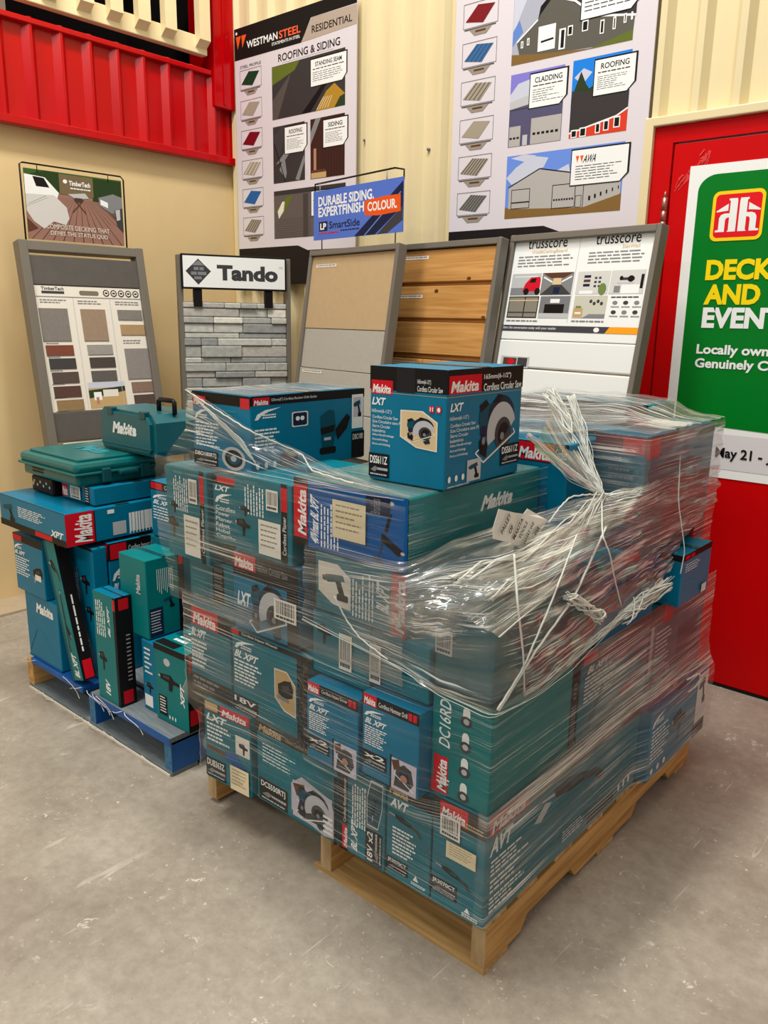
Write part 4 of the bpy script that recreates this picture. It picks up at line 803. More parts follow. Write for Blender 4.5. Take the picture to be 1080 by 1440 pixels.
# ================================================================== blue pallet and its goods
BP = 'tool cartons on the blue pallet'
BLU = mat('pallet_blue_paint', (16,84,156), .45, .35, var=.15, vscale=12); BLW = mat('pallet_worn_blue', (108,118,122), .7, .25, var=.2, vscale=14, stretch=(1,8,8)); BLE = mat('pallet_blue_end', (60,112,150), .6, .25, var=.35, vscale=70)
bp = pallet('blue_pallet', 'worn blue-painted pallet holding loose cartons and two green tool cases', -3.04, -2.052, 1.342, 2.45, BLW, BLU, BLE, [(1.505,1.6),(1.7,1.8),(1.88,1.98),(2.06,2.16),(2.24,2.34),(2.36,2.45)], [])
MB().box((-3.0,1.335,.115),(-2.60,1.475,.139), BLU, .004).build('deck_board', bp)
m = MB(); m.box((-2.545,1.336,.112),(-2.052,1.338,.139), BLU); m.box((-2.545,1.338,.112),(-2.052,1.475,.14), BLW, .002); m.build('deck_board', bp)
MB().box((-3.044,1.34,.016),(-2.998,2.45,.123), WY, .002).build('stringer', bp)
q = Print((-2.0515,1.36,.14), (0,1,0), (0,0,-1)); ar = [(.145+.034*math.cos(a*math.pi/10), .068-.03*math.sin(a*math.pi/10)) for a in range(3,18)]
for (u0,v0),(u1,v1) in zip(ar, ar[1:]): q.stick([(u0,v0),(u1,v1)], .017, ink('pallet_mark',(170,190,205)))
q.build('painted_mark', bp)
rs = random.Random(11); m = MB()
for k in range(16):      # frayed plastic threads caught on the boards
    x = rs.uniform(-2.98,-2.15); z = .145 if k % 2 else .02; y = 1.335
    pts = [(x+.02*j*(1 if k%3 else -1), y-.006-.01*math.sin(j*1.1), max(.004,z-.008*j+.02*math.sin(j*.9)*(k%3)*.5)) for j in range(6)]
    m.tube(pts, .0012, OFF, 5, False)
m.build('plastic_thread', bp)
m = MB(); m.box((-3.03,1.334,.0),(-2.06,1.3375,.007), OFF); m.build('worn_edge', bp)
# upright plain carton and the one on it
def f(p): p.text('Makita',.34,.10,.88,.25,WHT,.05,.03); p.stick([(.03,.92),(.32,.52)], .003, DTEAL); p.stick([(.34,.5),(.52,.56),(.62,.64)], .004, LTEAL); p.rect(0,.97,1,1,ROYAL)
carton('plain dented carton with one white word, at the outer bottom of the blue pallet', -3.022,-2.765,1.346,1.80,.142,.412, f, col=TEALB, group=BP)
def f(p): hdr(p,.13); p.rect(.0,.02,.3,.12,RED); swoosh(p,.03,.16,.35,.27); logo(p,'BL XPT',.03,.29,.4,.36); p.lines(.03,.4,.55,.74,8,WHT,.45,6); tool(p,'jig',.62,.45,.98,.75); p.rect(.7,.6,.9,.7,OFF)
carton('carton with text lines stacked on the plain dented carton, blue pallet', -3.066,-2.835,1.34,1.78,.415,.645, f, col=TEALB, group=BP)
def f(p): p.lines(.3,.25,.75,.6,6,WHT,.4,5); logo(p,'XPT',.78,.6,.97,.8); hdr(p,.0+.02); p.rect(0,.8,1,1,BLK); p.rect(.55,.82,.8,.97,RED); tool(p,'drill',.06,.2,.24,.8)
def r(p):
    p.rect(.08,.05,.25,1,BLK); p.rot = 90; brand(p,.02,.0,.98,.24); p.rot = 0; p.rect(.36,.1,.42,.22,WHT); p.lines(.55,.3,.78,.95,1,WHT,.9,3,0)
    for k in range(8): p.rect(.55+.03*k,.3+.06*(k%3),.56+.03*k,.95,WHT)
    p.rect(.86,.3,1,.8,BLK); p.rect(.4,.5,.52,.9,LGR)
carton('wide carton lying across the upright ones at the outer end of the blue pallet', -3.12,-2.612,1.325,1.78,.672,.795, f, r, col=TEALB, group=BP)
def f(p): brand(p,.0,.1,.18,.9); p.rect(.72,.05,.86,1,BLK); p.lines(.74,.1,.84,.95,6,WHT,.4,3)
carton('small flat carton with a white barcode label under the flat green tool case', -2.86,-2.632,1.452,1.82,.80,.866, f, None, stickers=[('front',.3,.15,.62,.85,'b')], col=TEALB, group=BP)
# charger bits under the case
cg = thing('battery_charger', 'black battery charger under the overhanging corner of the flat tool case', 'charger', (-2.98,1.5,.797))
MB().box((-3.06,1.43,.798),(-2.89,1.62,.862), BLK, .008).build('charger_body', cg)
q = Print((-3.06,1.43,.862), (1,0,0), (0,0,-1), .17, .064)
for k in range(6): q.rect(.12+.14*k,.25+.2*(k%2),.18+.14*k,.4+.2*(k%2), LGR)
q.disc(.1,.5,.05,.12,TAN,10); q.build('terminal', cg)
# flat carry case
CASE = mat('case_plastic', (0,98,98), .32, .5, var=.05, vscale=30); CASE2 = mat('case_plastic_dark', (0,72,80), .34, .5)
tc = thing('tool_case', 'flat green plastic tool case lying on the cartons of the blue pallet', 'tool case', (-2.86,1.7,.868))
x0, x1, y0, y1, z0 = -3.085, -2.655, 1.40, 1.79, .868
MB().box((x0+.01,y0+.01,z0),(x1-.01,y1-.01,z0+.046), CASE, .012).build('case_base', tc)
m = MB(); m.box((x0,y0,z0+.048),(x1,y1,z0+.088), CASE, .016); m.box((x0+.03,y0+.03,z0+.086),(x1-.03,y1-.03,z0+.098), CASE, .005); m.build('case_lid', tc)
m = MB(); m.box((x0-.004,y0-.004,z0+.042),(x1+.004,y1+.004,z0+.052), CASE, .003); m.build('rim_seam', tc)
for y in (1.50,1.66): MB().box((x1-.006,y,z0+.01),(x1+.012,y+.035,z0+.062), CASE2, .004).build('latch', tc)
q = Print((x0,y1,z0+.0985), (1,0,0), (0,-1,0), x1-x0, y1-y0); q.text('Makita',.35,.4,.75,.62,LTEAL,.05); q.build('raised_lettering', tc)
q = Print((x0,y0,z0+.046), (1,0,0), (0,0,-1), x1-x0, .046, off=-.0085); q.lines(.2,.2,.4,.7,2,BLK,.6,2,0); q.build('label_plate', tc)
m = MB(); m.box((x1-.004,1.565,z0+.03),(x1+.02,1.645,z0+.05), CASE2, .006); m.build('carry_handle', tc)
# upright case
tc = thing('tool_case', 'deep green plastic case with a white word on its front and black top handle', 'tool case', (-2.72,1.75,.968))
x0, x1, y0, y1, z0 = -2.89, -2.515, 1.635, 1.845, .968
CASE3 = mat('case_plastic_deep', (0,90,100), .32, .5)
pr = [(x0+.012,z0),(x1-.012,z0),(x1,z0+.02),(x1,z0+.125),(x1-.025,z0+.155),(x0+.03,z0+.16),(x0,z0+.135),(x0,z0+.02)]
m = MB(); m.prism([(x,y0+.012,z) for x, z in pr], (0,y1-y0-.024,0), CASE3); m.prism([(x0+.03+(x-x0)*.86,y0,z0+.012+(z-z0)*.86) for x, z in pr], (0,y1-y0,0), CASE3); m.build('case_shell', tc)
m = MB(); m.box((x0+.02,y0-.002,z0+.022),(x1-.02,y0+.01,z0+.03), CASE2, .002); m.build('rim_seam', tc)
for x in (-2.82,-2.60): MB().box((x,y0-.004,z0+.135),(x+.04,y0+.02,z0+.165), CASE2, .004).build('latch', tc)
m = MB(); m.tube([(-2.63,1.74,z0+.155),(-2.63,1.74,z0+.195),(-2.62,1.74,z0+.2),(-2.54,1.74,z0+.2),(-2.53,1.74,z0+.195),(-2.53,1.74,z0+.15)], .009, BLK); m.build('carry_handle', tc)
q = Print((x0,y0,z0+.16), (1,0,0), (0,0,-1), x1-x0, .16, off=.0012); q.text('Makita',.27,.30,.73,.58,WHT,.06,.03); q.build('lettering', tc)
# leaning long carton
def f(p): p.rect(0,.0,.18,1,DTEAL); tool(p,'recip',.15,.1,.9,.3); tool(p,'trim',.2,.35,.8,.8); p.rot = 90; logo(p,'BL XPT',.02,.4,.2,.8); p.rot = 0
def r(p): p.rect(0,0,1,1,BLK); p.rect(.2,.01,.8,.06,RED); p.rect(.2,.86,.9,.99,RED); p.rot = 90; p.lines(.2,.4,.6,.6,1,WHT,.6,3,0); p.rot = 0
Mx = Matrix.Translation((-2.585,1.338,.168)) @ Matrix.Rotation(math.radians(-16), 4, 'Y') @ Matrix.Translation((2.585,-1.338,-.145))
carton('long thin leaning carton with a solid black side, front of the blue pallet', -2.665,-2.585,1.335,1.385,.147,.68, f, r, col=TEALG, M=Mx, group=BP, tape=False)
# cartons standing behind it
def f(p): p.rect(0,0,1,.02,BLK); tool(p,'gun',.35,.18,.8,.36); tool(p,'gun',.5,.42,.9,.56); p.rot = 90; logo(p,'18V BL XPT',.03,.25,.32,.55); p.lines(.5,.1,.9,.25,3,WHT,.4,3); p.rot = 0; icons(p,.1,.93,.5,.97)
carton('tall upright carton with a large dark tool print, behind the leaning one', -2.745,-2.60,1.412,1.468,.142,.652, f, col=TEALB, group=BP)
def f(p): hdr(p,.13); p.rect(.3,.01,.95,.12,RED); p.lines(.1,.2,.9,.4,4,WHT,.4,3)
def r(p): hdr(p,.13); p.rect(.02,.01,.24,.12,RED); p.text('Cordless Impact Driver',.27,.04,.7,.09,WHT); p.rect(.8,.02,.86,.1,RED); p.rect(.88,.02,.94,.1,RED); swoosh(p,.03,.18,.28,.28); logo(p,'BL XPT',.03,.3,.28,.38); p.lines(.03,.42,.3,.7,8,WHT,.4,4); icons(p,.05,.8,.25,.86)
carton('tall carton with a black header along its top edge, standing behind the others', -2.72,-2.598,1.475,1.78,.142,.660, f, r, col=TEALB, group=BP)
def f(p): p.rect(.0,.0,1,1,TEALG); p.rot = 90; p.lines(.6,.1,.95,.55,5,WHT,.4,3); logo(p,'BL XPT',.62,.62,.9,.72); logo(p,'18V',.06,.34,.2,.56); p.rot = 0; tool(p,'gun',.1,.5,.5,.72); p.rect(.9,0,1,1,BLK); p.rect(.9,.02,1,.12,RED)
carton('upright slim carton with a black right edge, front middle of the blue pallet', -2.492,-2.352,1.345,1.408,.142,.545, f, lambda p: (p.rect(0,0,1,1,BLK), p.rect(.2,.02,.8,.12,RED), p.rect(.2,.86,.8,.98,RED), p.lines(.55,.35,.8,.8,12,LGR,.3,3,0)), col=TEALB, group=BP, rz=0)
def f(p): p.rot = 90; p.text('Makita',.55,.62,.8,.78,LGR,.04); p.rot = 0
def r(p):
    for k in range(9): p.rect(.28+.05*k,.14,.295+.05*k,.4+.03*(k%3),WHT)
    tool(p,'drill',.42,.5,.72,.66); p.rect(.05,.62,.4,.98,NAVY); p.lines(.08,.66,.37,.95,8,WHT,.3,4,.2); p.rect(.84,0,1,1,BLK); p.rect(.86,.02,.98,.14,RED)
carton('teal carton standing higher with vertical white text, middle of the blue pallet', -2.42,-2.258,1.41,1.56,.402,.682, f, r, col=TEALG, group=BP)
def f(p): p.lines(.2,.1,.8,.5,6,WHT,.4,4); tool(p,'gun',.2,.55,.8,.75); p.rect(.1,.78,.7,.95,WHT)
carton('carton partly hidden below the higher teal one, front of the blue pallet', -2.30,-2.222,1.405,1.70,.142,.398, f, col=TEALB, group=BP)
def f(p): hdr(p,.08); tool(p,'gun',.12,.3,.8,.56); p.disc(.4,.2,.1,.05,LGR,10); p.rect(.1,.66,.35,.92,BLK); p.lines(.13,.68,.32,.9,6,WHT,.4,3); p.rot = 90; logo(p,'XPT',.3,.78,.6,.9); p.rot = 0; icons(p,.4,.88,.62,.94)
def r(p): p.rect(0,0,.3,1,BLK); p.rect(.03,.04,.26,.24,RED); p.rect(.03,.72,.26,.92,RED); p.lines(.4,.2,.9,.6,8,WHT,.3,3); icons(p,.4,.8,.9,.9)
carton('carton with tool print and red-ended black edge at the near corner of blue pallet', -2.205,-2.03,1.395,1.60,.142,.418, f, r, lambda p: (p.lines(.2,.4,.8,.8,3,WHT,.5,4), p.rect(.0,.8,.6,.98,BLK)), col=TEALG, group=BP, rz=2)
# cartons at the back of the pallet
def f(p): hdr(p,.15); p.rect(.02,.02,.25,.13,RED); p.rect(.8,.02,.95,.13,RED); p.text('Cordless Grinder',.3,.04,.75,.11,WHT); swoosh(p,.05,.2,.4,.3); logo(p,'BL XPT',.05,.32,.45,.4); p.lines(.05,.44,.6,.7,5,WHT,.4,4); tool(p,'wheel',.5,.55,.95,.95)
carton('carton with a black header at the back of the blue pallet beside the wrapped stack', -2.50,-2.20,1.60,1.9,.69,.895, f, col=TEALB, group=BP)
carton('plain stacked carton under the black-headed one at the back of the blue pallet', -2.515,-2.24,1.60,1.95,.40,.686, lambda p: p.lines(.1,.2,.6,.5,5,LTEAL,.4,3), group=BP)
carton('lowest carton at the back of the blue pallet', -2.51,-2.24,1.72,2.0,.142,.396, group=BP)
def f(p): hdr(p,.12); p.rect(.05,.02,.35,.1,RED); swoosh(p,.05,.16,.4,.3); logo(p,'BL XPT',.06,.34,.5,.48); p.lines(.06,.54,.6,.9,5,WHT,.4,4)
carton('small bright carton with white text squeezed beside the wrapped stack, upper of two', -2.20,-1.99,1.63,1.9,.53,.66, f, col=TEALB, group=BP)
def f(p): hdr(p,.14); p.rect(.05,.02,.35,.12,RED); logo(p,'BL XPT',.08,.2,.5,.3); p.lines(.08,.36,.6,.6,5,WHT,.4,4); p.rect(0,.72,1,1,BLK); brand(p,.0,.74,.8,.98)
carton('carton with a red patch low on its face, squeezed beside the wrapped stack', -2.215,-1.99,1.63,1.9,.142,.525, f, col=TEALB, group=BP)

# ================================================================== stretch film around the front stack
from mathutils import noise as mnoise
def film_mat(name, base=1.0, streak=1.0, sx=1.6, sy=60):
    m = bpy.data.materials.new(name); m.use_nodes = True; nt = m.node_tree; nt.nodes.clear(); L = nt.links; N = nt.nodes.new
    def node(t, **k):
        n = N(t)
        for a, v in k.items(): setattr(n, a, v)
        return n
    def noise(scale, sc=1, det=3, dist=0, rough=.5):
        mp = N('ShaderNodeMapping'); mp.inputs['Scale'].default_value = scale; L.new(uv.outputs['UV'], mp.inputs[0])
        n = N('ShaderNodeTexNoise'); n.inputs['Scale'].default_value = sc; n.inputs['Detail'].default_value = det; n.inputs['Distortion'].default_value = dist; n.inputs['Roughness'].default_value = rough
        L.new(mp.outputs[0], n.inputs[0]); return n.outputs[0]
    def rng(src, a, b, c=0, d=1):
        r = N('ShaderNodeMapRange'); r.inputs[1].default_value = a; r.inputs[2].default_value = b; r.inputs[3].default_value = c; r.inputs[4].default_value = d; L.new(src, r.inputs[0]); return r.outputs[0]
    def math_(op, a, b, clamp=False):
        x = N('ShaderNodeMath'); x.operation = op; x.use_clamp = clamp
        for i, v in ((0, a), (1, b)):
            if isinstance(v, (int, float)): x.inputs[i].default_value = v
            else: L.new(v, x.inputs[i])
        return x.outputs[0]
    uv = N('ShaderNodeTexCoord'); at = N('ShaderNodeAttribute'); at.attribute_name = 'film_layers'; D = at.outputs['Fac']
    fine = rng(noise((sx, sy, 1), 1, 4, .3, .65), .50, .66)
    band = rng(noise((1.1, 13, 1), 1, 4, .8), .38, .72)
    patch = rng(noise((3.2, 5, 1), 1, 3), .38, .66)
    sharp = rng(noise((sx*.8, sy*2.4, 1), 1, 2, .1), .585, .65)
    haze = math_('MULTIPLY', D, math_('ADD', math_('MULTIPLY', band, .75), .30))
    st = math_('MULTIPLY', math_('MULTIPLY', fine, patch), math_('ADD', math_('MULTIPLY', D, 1.0*streak), .10*streak))
    sh = math_('MULTIPLY', math_('MULTIPLY', sharp, patch), math_('ADD', math_('MULTIPLY', D, 1.5*streak), .36*streak))
    alpha = math_('ADD', math_('ADD', math_('MULTIPLY', haze, base), st), sh, True); alpha = math_('MINIMUM', alpha, .93)
    white = math_('ADD', math_('MULTIPLY', st, 1.2), math_('MULTIPLY', sh, 2.2), True)
    colr = N('ShaderNodeMixRGB'); L.new(white, colr.inputs[0]); colr.inputs[1].default_value = lin((166,166,160)); colr.inputs[2].default_value = lin((240,238,230))  # film whitening, with its reflections and sharp highlights painted into the same colours
    bump = N('ShaderNodeBump'); bump.inputs['Strength'].default_value = .55; bump.inputs['Distance'].default_value = .004
    hgt = math_('ADD', noise((2.2, 26, 1), 1, 4, .6), math_('MULTIPLY', noise((9, 12, 1), 1, 3, .5), .6)); L.new(hgt, bump.inputs['Height'])
    dif = N('ShaderNodeBsdfDiffuse'); L.new(colr.outputs[0], dif.inputs[0]); L.new(bump.outputs[0], dif.inputs['Normal'])
    trl = N('ShaderNodeBsdfTranslucent'); L.new(colr.outputs[0], trl.inputs[0])
    gl = N('ShaderNodeBsdfGlossy'); gl.inputs['Roughness'].default_value = .16; gl.inputs[0].default_value = (.9,.9,.9,1); L.new(bump.outputs[0], gl.inputs['Normal'])
    def mix(f, a, b):
        x = N('ShaderNodeMixShader')
        if isinstance(f, (int, float)): x.inputs[0].default_value = f
        else: L.new(f, x.inputs[0])
        L.new(a, x.inputs[1]); L.new(b, x.inputs[2]); return x.outputs[0]
    tr = N('ShaderNodeBsdfTransparent')
    body = mix(.30, mix(.25, dif.outputs[0], trl.outputs[0]), gl.outputs[0])
    s = mix(alpha, tr.outputs[0], body)
    fr = N('ShaderNodeFresnel'); fr.inputs[0].default_value = 1.35; L.new(bump.outputs[0], fr.inputs['Normal'])
    s = mix(math_('MULTIPLY', fr.outputs[0], .35), s, gl.outputs[0])
    out = N('ShaderNodeOutputMaterial'); L.new(s, out.inputs[0]); return m
FILM = film_mat('stretch_film', 1.0, 1.25, 2.0, 95); FILMB = film_mat('stretch_film_bunched', 1.05, 1.7, 4.0, 70)
ROPE = bpy.data.materials.new('film_rope'); ROPE.use_nodes = True
_n, _b = nt_of(ROPE); _b.inputs['Base Color'].default_value = lin((226,224,214)); _b.inputs['Roughness'].default_value = .35; _b.inputs['Alpha'].default_value = .72; _b.inputs['Subsurface Weight'].default_value = .15
film = thing('stretch_film', 'clear wrinkled stretch film wound around the stack on the wooden pallet', 'plastic wrap', (-1.35,1.95,.14))
def sm(a, b, x): t = max(0, min(1, (x-a)/(b-a))); return t*t*(3-2*t)
def film_sheet(name, rows, nu, nv, dens, amp=.004, m=FILM, fr=(6, 40), seed=0, su=1, sv=1):
    "rows: list of polylines (equal point counts); smooth surface through them, pushed about along its normal"
    def lerp_row(R, t):
        k = min(int(t), len(R)-2); f = t-k; p0 = R[max(k-1,0)]; p1 = R[k]; p2 = R[k+1]; p3 = R[min(k+2,len(R)-1)]
        lin_ = p1.lerp(p2, f); cr = .5*((2*p1)+(-p0+p2)*f+(2*p0-5*p1+4*p2-p3)*f*f+(-p0+3*p1-3*p2+p3)*f**3); return lin_.lerp(cr, .4)
    rows = [[Vector(p) for p in r] for r in rows]; n = len(rows[0])
    G = []
    for j in range(nv+1):
        t = j/nv*(len(rows)-1); k = min(int(t), len(rows)-2); f = t-k
        G.append([lerp_row(rows[k], i/nu*(n-1)).lerp(lerp_row(rows[k+1], i/nu*(n-1)), f) for i in range(nu+1)])
    ul = [0]
    for i in range(nu): ul.append(ul[-1]+(G[nv//2][i+1]-G[nv//2][i]).length)
    vl = [0]
    for j in range(nv): vl.append(vl[-1]+(G[j+1][nu//2]-G[j][nu//2]).length)
    vs = []; D = []; U = []
    for j in range(nv+1):
        for i in range(nu+1):
            p = G[j][i]; a = G[j][min(i+1,nu)]-G[j][max(i-1,0)]; b = G[min(j+1,nv)][i]-G[max(j-1,0)][i]
            nn = a.cross(b); nn = nn.normalized() if nn.length > 1e-9 else Vector((0,-1,0))
            if nn.y > .3 or nn.x < -.3 or nn.z < -.3: nn = -nn
            w = mnoise.noise(Vector((ul[i]*fr[0]+seed, vl[j]*fr[1], seed*1.7)))+.5*mnoise.noise(Vector((ul[i]*fr[0]*2.3, vl[j]*fr[1]*2.1, seed+5)))
            vs.append(p+nn*amp*(.3+w)); D.append(dens(p, i/nu, j/nv)); U.append((ul[i]*su+seed*.37, vl[j]*sv+seed*.11))
    fs = [(j*(nu+1)+i, j*(nu+1)+i+1, (j+1)*(nu+1)+i+1, (j+1)*(nu+1)+i) for j in range(nv) for i in range(nu)]
    me = bpy.data.meshes.new(name); me.from_pydata([tuple(v) for v in vs], [], fs); me.materials.append(m)
    me.polygons.foreach_set('use_smooth', [True]*len(fs))
    at = me.attributes.new('film_layers', 'FLOAT', 'POINT'); at.data.foreach_set('value', D)
    uvl = me.uv_layers.new(name='UVMap')
    for lp in me.loops: uvl.data[lp.index].uv = U[lp.vertex_index]
    me.update(); o = bpy.data.objects.new(name, me); COL.objects.link(o); o.parent = film; o.matrix_parent_inverse = film.matrix_basis.inverted(); return o
# lower wrap: outer end, long side, corner, door side
def lower_row(z):
    r = []
    for x in (-1.995,-1.90,-1.80,-1.70,-1.60,-1.50,-1.40,-1.34,-1.25,-1.16,-1.07,-.985,-.90,-.84):
        bx = sm(-1.40,-1.33,x)*(1-sm(-1.0,-.95,x))*sm(.33,.38,z)*(1-sm(.62,.68,z))
        xo = sm(-1.9,-1.78,x) if z < .36 else 1
        yy = 1.297-.036*bx-(.02*(1-sm(-1.75,-1.6,x)) if z < .41 else 0)
        r.append((max(x, -1.80 if z < .37 else -1.885), yy, z))
    r.append((-.808,1.296,z))
    for y in (1.34,1.45,1.6,1.75,1.9,2.05,2.12,2.2,2.35,2.5,2.61):
        bx = sm(2.08,2.14,y)*(1-sm(.36,.44,z)); r.append((-.808+.030*bx, y, z))
    return r
def d_low(p, s, t):
    if p.y < 1.30+.02 and p.x < -.83:                          # long side
        d = .09+.14*(1-sm(.0,.05,abs(p.z-.40)))+.10*sm(.62,.7,p.z)
        d += .10*(1-sm(-1.65,-1.5,p.x)); return d
    d = .10+.38*sm(1.66,1.80,p.y)                               # door side
    if p.z < .45: d = .20+.36*sm(.32,.44,p.z)+.1*sm(1.5,2.0,p.y)
    if p.y > 2.1 and p.z < .36: d = .34
    return d+.35*(1-sm(.0,.05,abs(p.z-.42-.02*(p.y-1.3))))*sm(1.35,1.6,p.y)
film_sheet('wrapped_sheet', [lower_row(z) for z in (.165,.22,.28,.34,.38,.42,.48,.55,.62,.66,.70)], 190, 70, d_low, .0045, FILM, (3,45), 1)
# upper wrap over the long side
def d_up(p, s, t):
    d = .09+.22*(1-sm(.0,.06,abs(p.z-.87)))*(1-sm(-1.5,-1.3,p.x))+.12*(1-sm(.02,.09,abs(p.z-.68)))+.2*sm(-1.28,-1.1,p.x)*(1-sm(.86,.93,p.z))
    return d+.14*sm(1.03,1.09,p.z)
xs = (-1.985,-1.88,-1.77,-1.66,-1.55,-1.43,-1.32,-1.2,-1.08,-1.052)
film_sheet('wrapped_sheet', [[(max(x,-1.945) if z < .8 else x, 1.296-(.004 if z > .75 else 0), z-.05*sm(-1.6,-1.95,x)*0) for x in xs] for z in (.67,.76,.85,.94,1.02,1.088)], 110, 46, d_up, .0045, FILM, (3,40), 2)
# end face of the long blue carton
film_sheet('wrapped_sheet', [[(-1.050+.002*k,y,z) for k, y in enumerate((1.30,1.45,1.6,1.75,1.875))] for z in (.935,1.0,1.05,1.105)], 50, 24, lambda p, s, t: .14, .003, FILM, (3,60), 3)
# flap drawn up over the sander box
def d_fl(p, s, t): return .10+.30*(1-sm(.0,.35,abs(t-.82)))
film_sheet('draped_sheet', [[(-1.965,1.296,1.062),(-1.86,1.293,1.06),(-1.70,1.293,1.07),(-1.56,1.293,1.08),(-1.40,1.293,1.085),(-1.22,1.293,1.092),(-1.06,1.293,1.10)],
    [(-1.89,1.335,1.17),(-1.82,1.335,1.165),(-1.69,1.34,1.14),(-1.52,1.33,1.105),(-1.40,1.32,1.104),(-1.22,1.31,1.106),(-1.06,1.305,1.106)],
    [(-1.893,1.345,1.278),(-1.78,1.348,1.245),(-1.625,1.345,1.195),(-1.56,1.48,1.12),(-1.40,1.42,1.11),(-1.22,1.36,1.109),(-1.06,1.32,1.109)]], 90, 30, d_fl, .004, FILMB, (4,30), 4)
# slack film gathered over the near corner and tied up at the knot
R0 = [(-1.36,1.292,.955),(-1.055,1.290,.965),(-1.035,1.45,.985),(-1.0,1.62,1.0),(-.95,1.78,1.03),(-.90,1.905,1.043),(-.832,2.02,1.06),(-.826,2.25,1.085),(-.826,2.56,1.05)]
R1 = [(-1.36,1.283,.85),(-1.05,1.278,.895),(-.95,1.285,.925),(-.86,1.30,.935),(-.826,1.45,.925),(-.818,1.62,.935),(-.815,1.80,.95),(-.818,2.02,.95),(-.822,2.56,.94)]
R2 = [(-1.36,1.283,.80),(-1.05,1.278,.81),(-.94,1.282,.82),(-.822,1.290,.84),(-.81,1.45,.83),(-.81,1.62,.84),(-.81,1.80,.85),(-.81,2.02,.87),(-.818,2.3,.875)]
R3 = [(-1.36,1.283,.755),(-1.05,1.278,.728),(-.93,1.280,.70),(-.806,1.284,.692),(-.80,1.45,.688),(-.80,1.60,.70),(-.80,1.78,.728),(-.80,1.98,.755),(-.80,2.17,.80)]
def d_sl(p, s, t):
    d = .34+.28*(1-sm(.0,.22,abs(t-.78)))*(1-sm(.45,.75,s)) + .16*sm(.55,.7,s)
    return d*(.35+.65*sm(.02,.16,s))
film_sheet('gathered_sheet', [R3,R2,R1,R0], 120, 60, d_sl, .011, FILMB, (11,26), 5)
# sheet over the tall carton and the back of the stack
film_sheet('wrapped_sheet', [[(-1.0,2.005,z),(-.93,2.006,z),(-.84,2.006,z),(-.826,2.02,z),(-.824,2.15,z),(-.824,2.3,z),(-.824,2.45,z),(-.824,2.56,z)] for z in (.89,.98,1.06,1.14,1.196)], 80, 40, lambda p, s, t: .50+.06*math.sin(9*p.y), .005, FILM, (4,34), 6, 1, 1)
film_sheet('draped_sheet', [[(-1.46,1.90,1.17),(-1.3,1.885,1.172),(-1.15,1.89,1.176),(-1.0,1.93,1.19),(-.92,1.995,1.199),(-.826,2.01,1.197)],
    [(-1.46,2.15,1.18),(-1.3,2.1,1.182),(-1.15,2.12,1.19),(-1.0,2.12,1.20),(-.92,2.15,1.202),(-.824,2.18,1.198)],
    [(-1.46,2.35,1.235),(-1.3,2.35,1.24),(-1.15,2.35,1.242),(-1.02,2.35,1.238),(-.92,2.38,1.205),(-.824,2.38,1.198)],
    [(-1.46,2.59,1.242),(-1.3,2.59,1.245),(-1.15,2.59,1.245),(-1.0,2.59,1.238),(-.92,2.58,1.205),(-.824,2.565,1.198)]], 70, 50, lambda p, s, t: .38+.2*sm(1.9,2.2,p.y), .007, FILMB, (9,16), 7, .5, .8)
film_sheet('wrapped_sheet', [[(-.832,y,z) for y in (2.42,2.47,2.52,2.575)] for z in (.69,.76,.83,.90)], 14, 24, lambda p, s, t: .5, .003, FILM, (4,40), 8)
film_sheet('draped_sheet', [[(x,y,1.2765) for x in (-1.885,-1.76,-1.64)] for y in (1.36,1.5,1.65,1.795)], 20, 30, lambda p, s, t: .62, .0012, FILMB, (9,14), 10)  # film on the sander box top; its dense pale haze paints in glare
film_sheet('draped_sheet', [[(x,y,1.1013) for x in (-1.42,-1.3,-1.18,-1.065)] for y in (1.315,1.5,1.7,1.865)], 20, 30, lambda p, s, t: .20+.2*(1-t), .0004, FILM, (9,14), 11, .4, 2)
film_sheet('gathered_sheet', [[(-1.16,2.02,1.29),(-1.05,1.97,1.20),(-.96,1.93,1.11),(-.90,1.905,1.05)],[(-1.06,1.90,1.24),(-1.0,1.88,1.165),(-.945,1.89,1.10),(-.897,1.9,1.047)],[(-1.0,1.72,1.175),(-.96,1.78,1.12),(-.93,1.84,1.08),(-.894,1.895,1.043)]], 40, 26, lambda p, s, t: .18+.4*s, .006, FILMB, (4,60), 12, 1, 3)
film_sheet('gathered_sheet', [[(-.895,1.9,1.05),(-.88,1.72,1.01),(-.885,1.5,.965),(-.90,1.30,.955)],[(-.89,1.9,1.045),(-.87,1.72,.985),(-.865,1.5,.945),(-.90,1.27,.90)],[(-.885,1.9,1.038),(-.83,1.72,.955),(-.80,1.5,.90),(-.80,1.29,.86)]], 60, 34, lambda p, s, t: (.62-.35*t)*(1-.25*s), .008, FILMB, (3,55), 13, 1, 3)
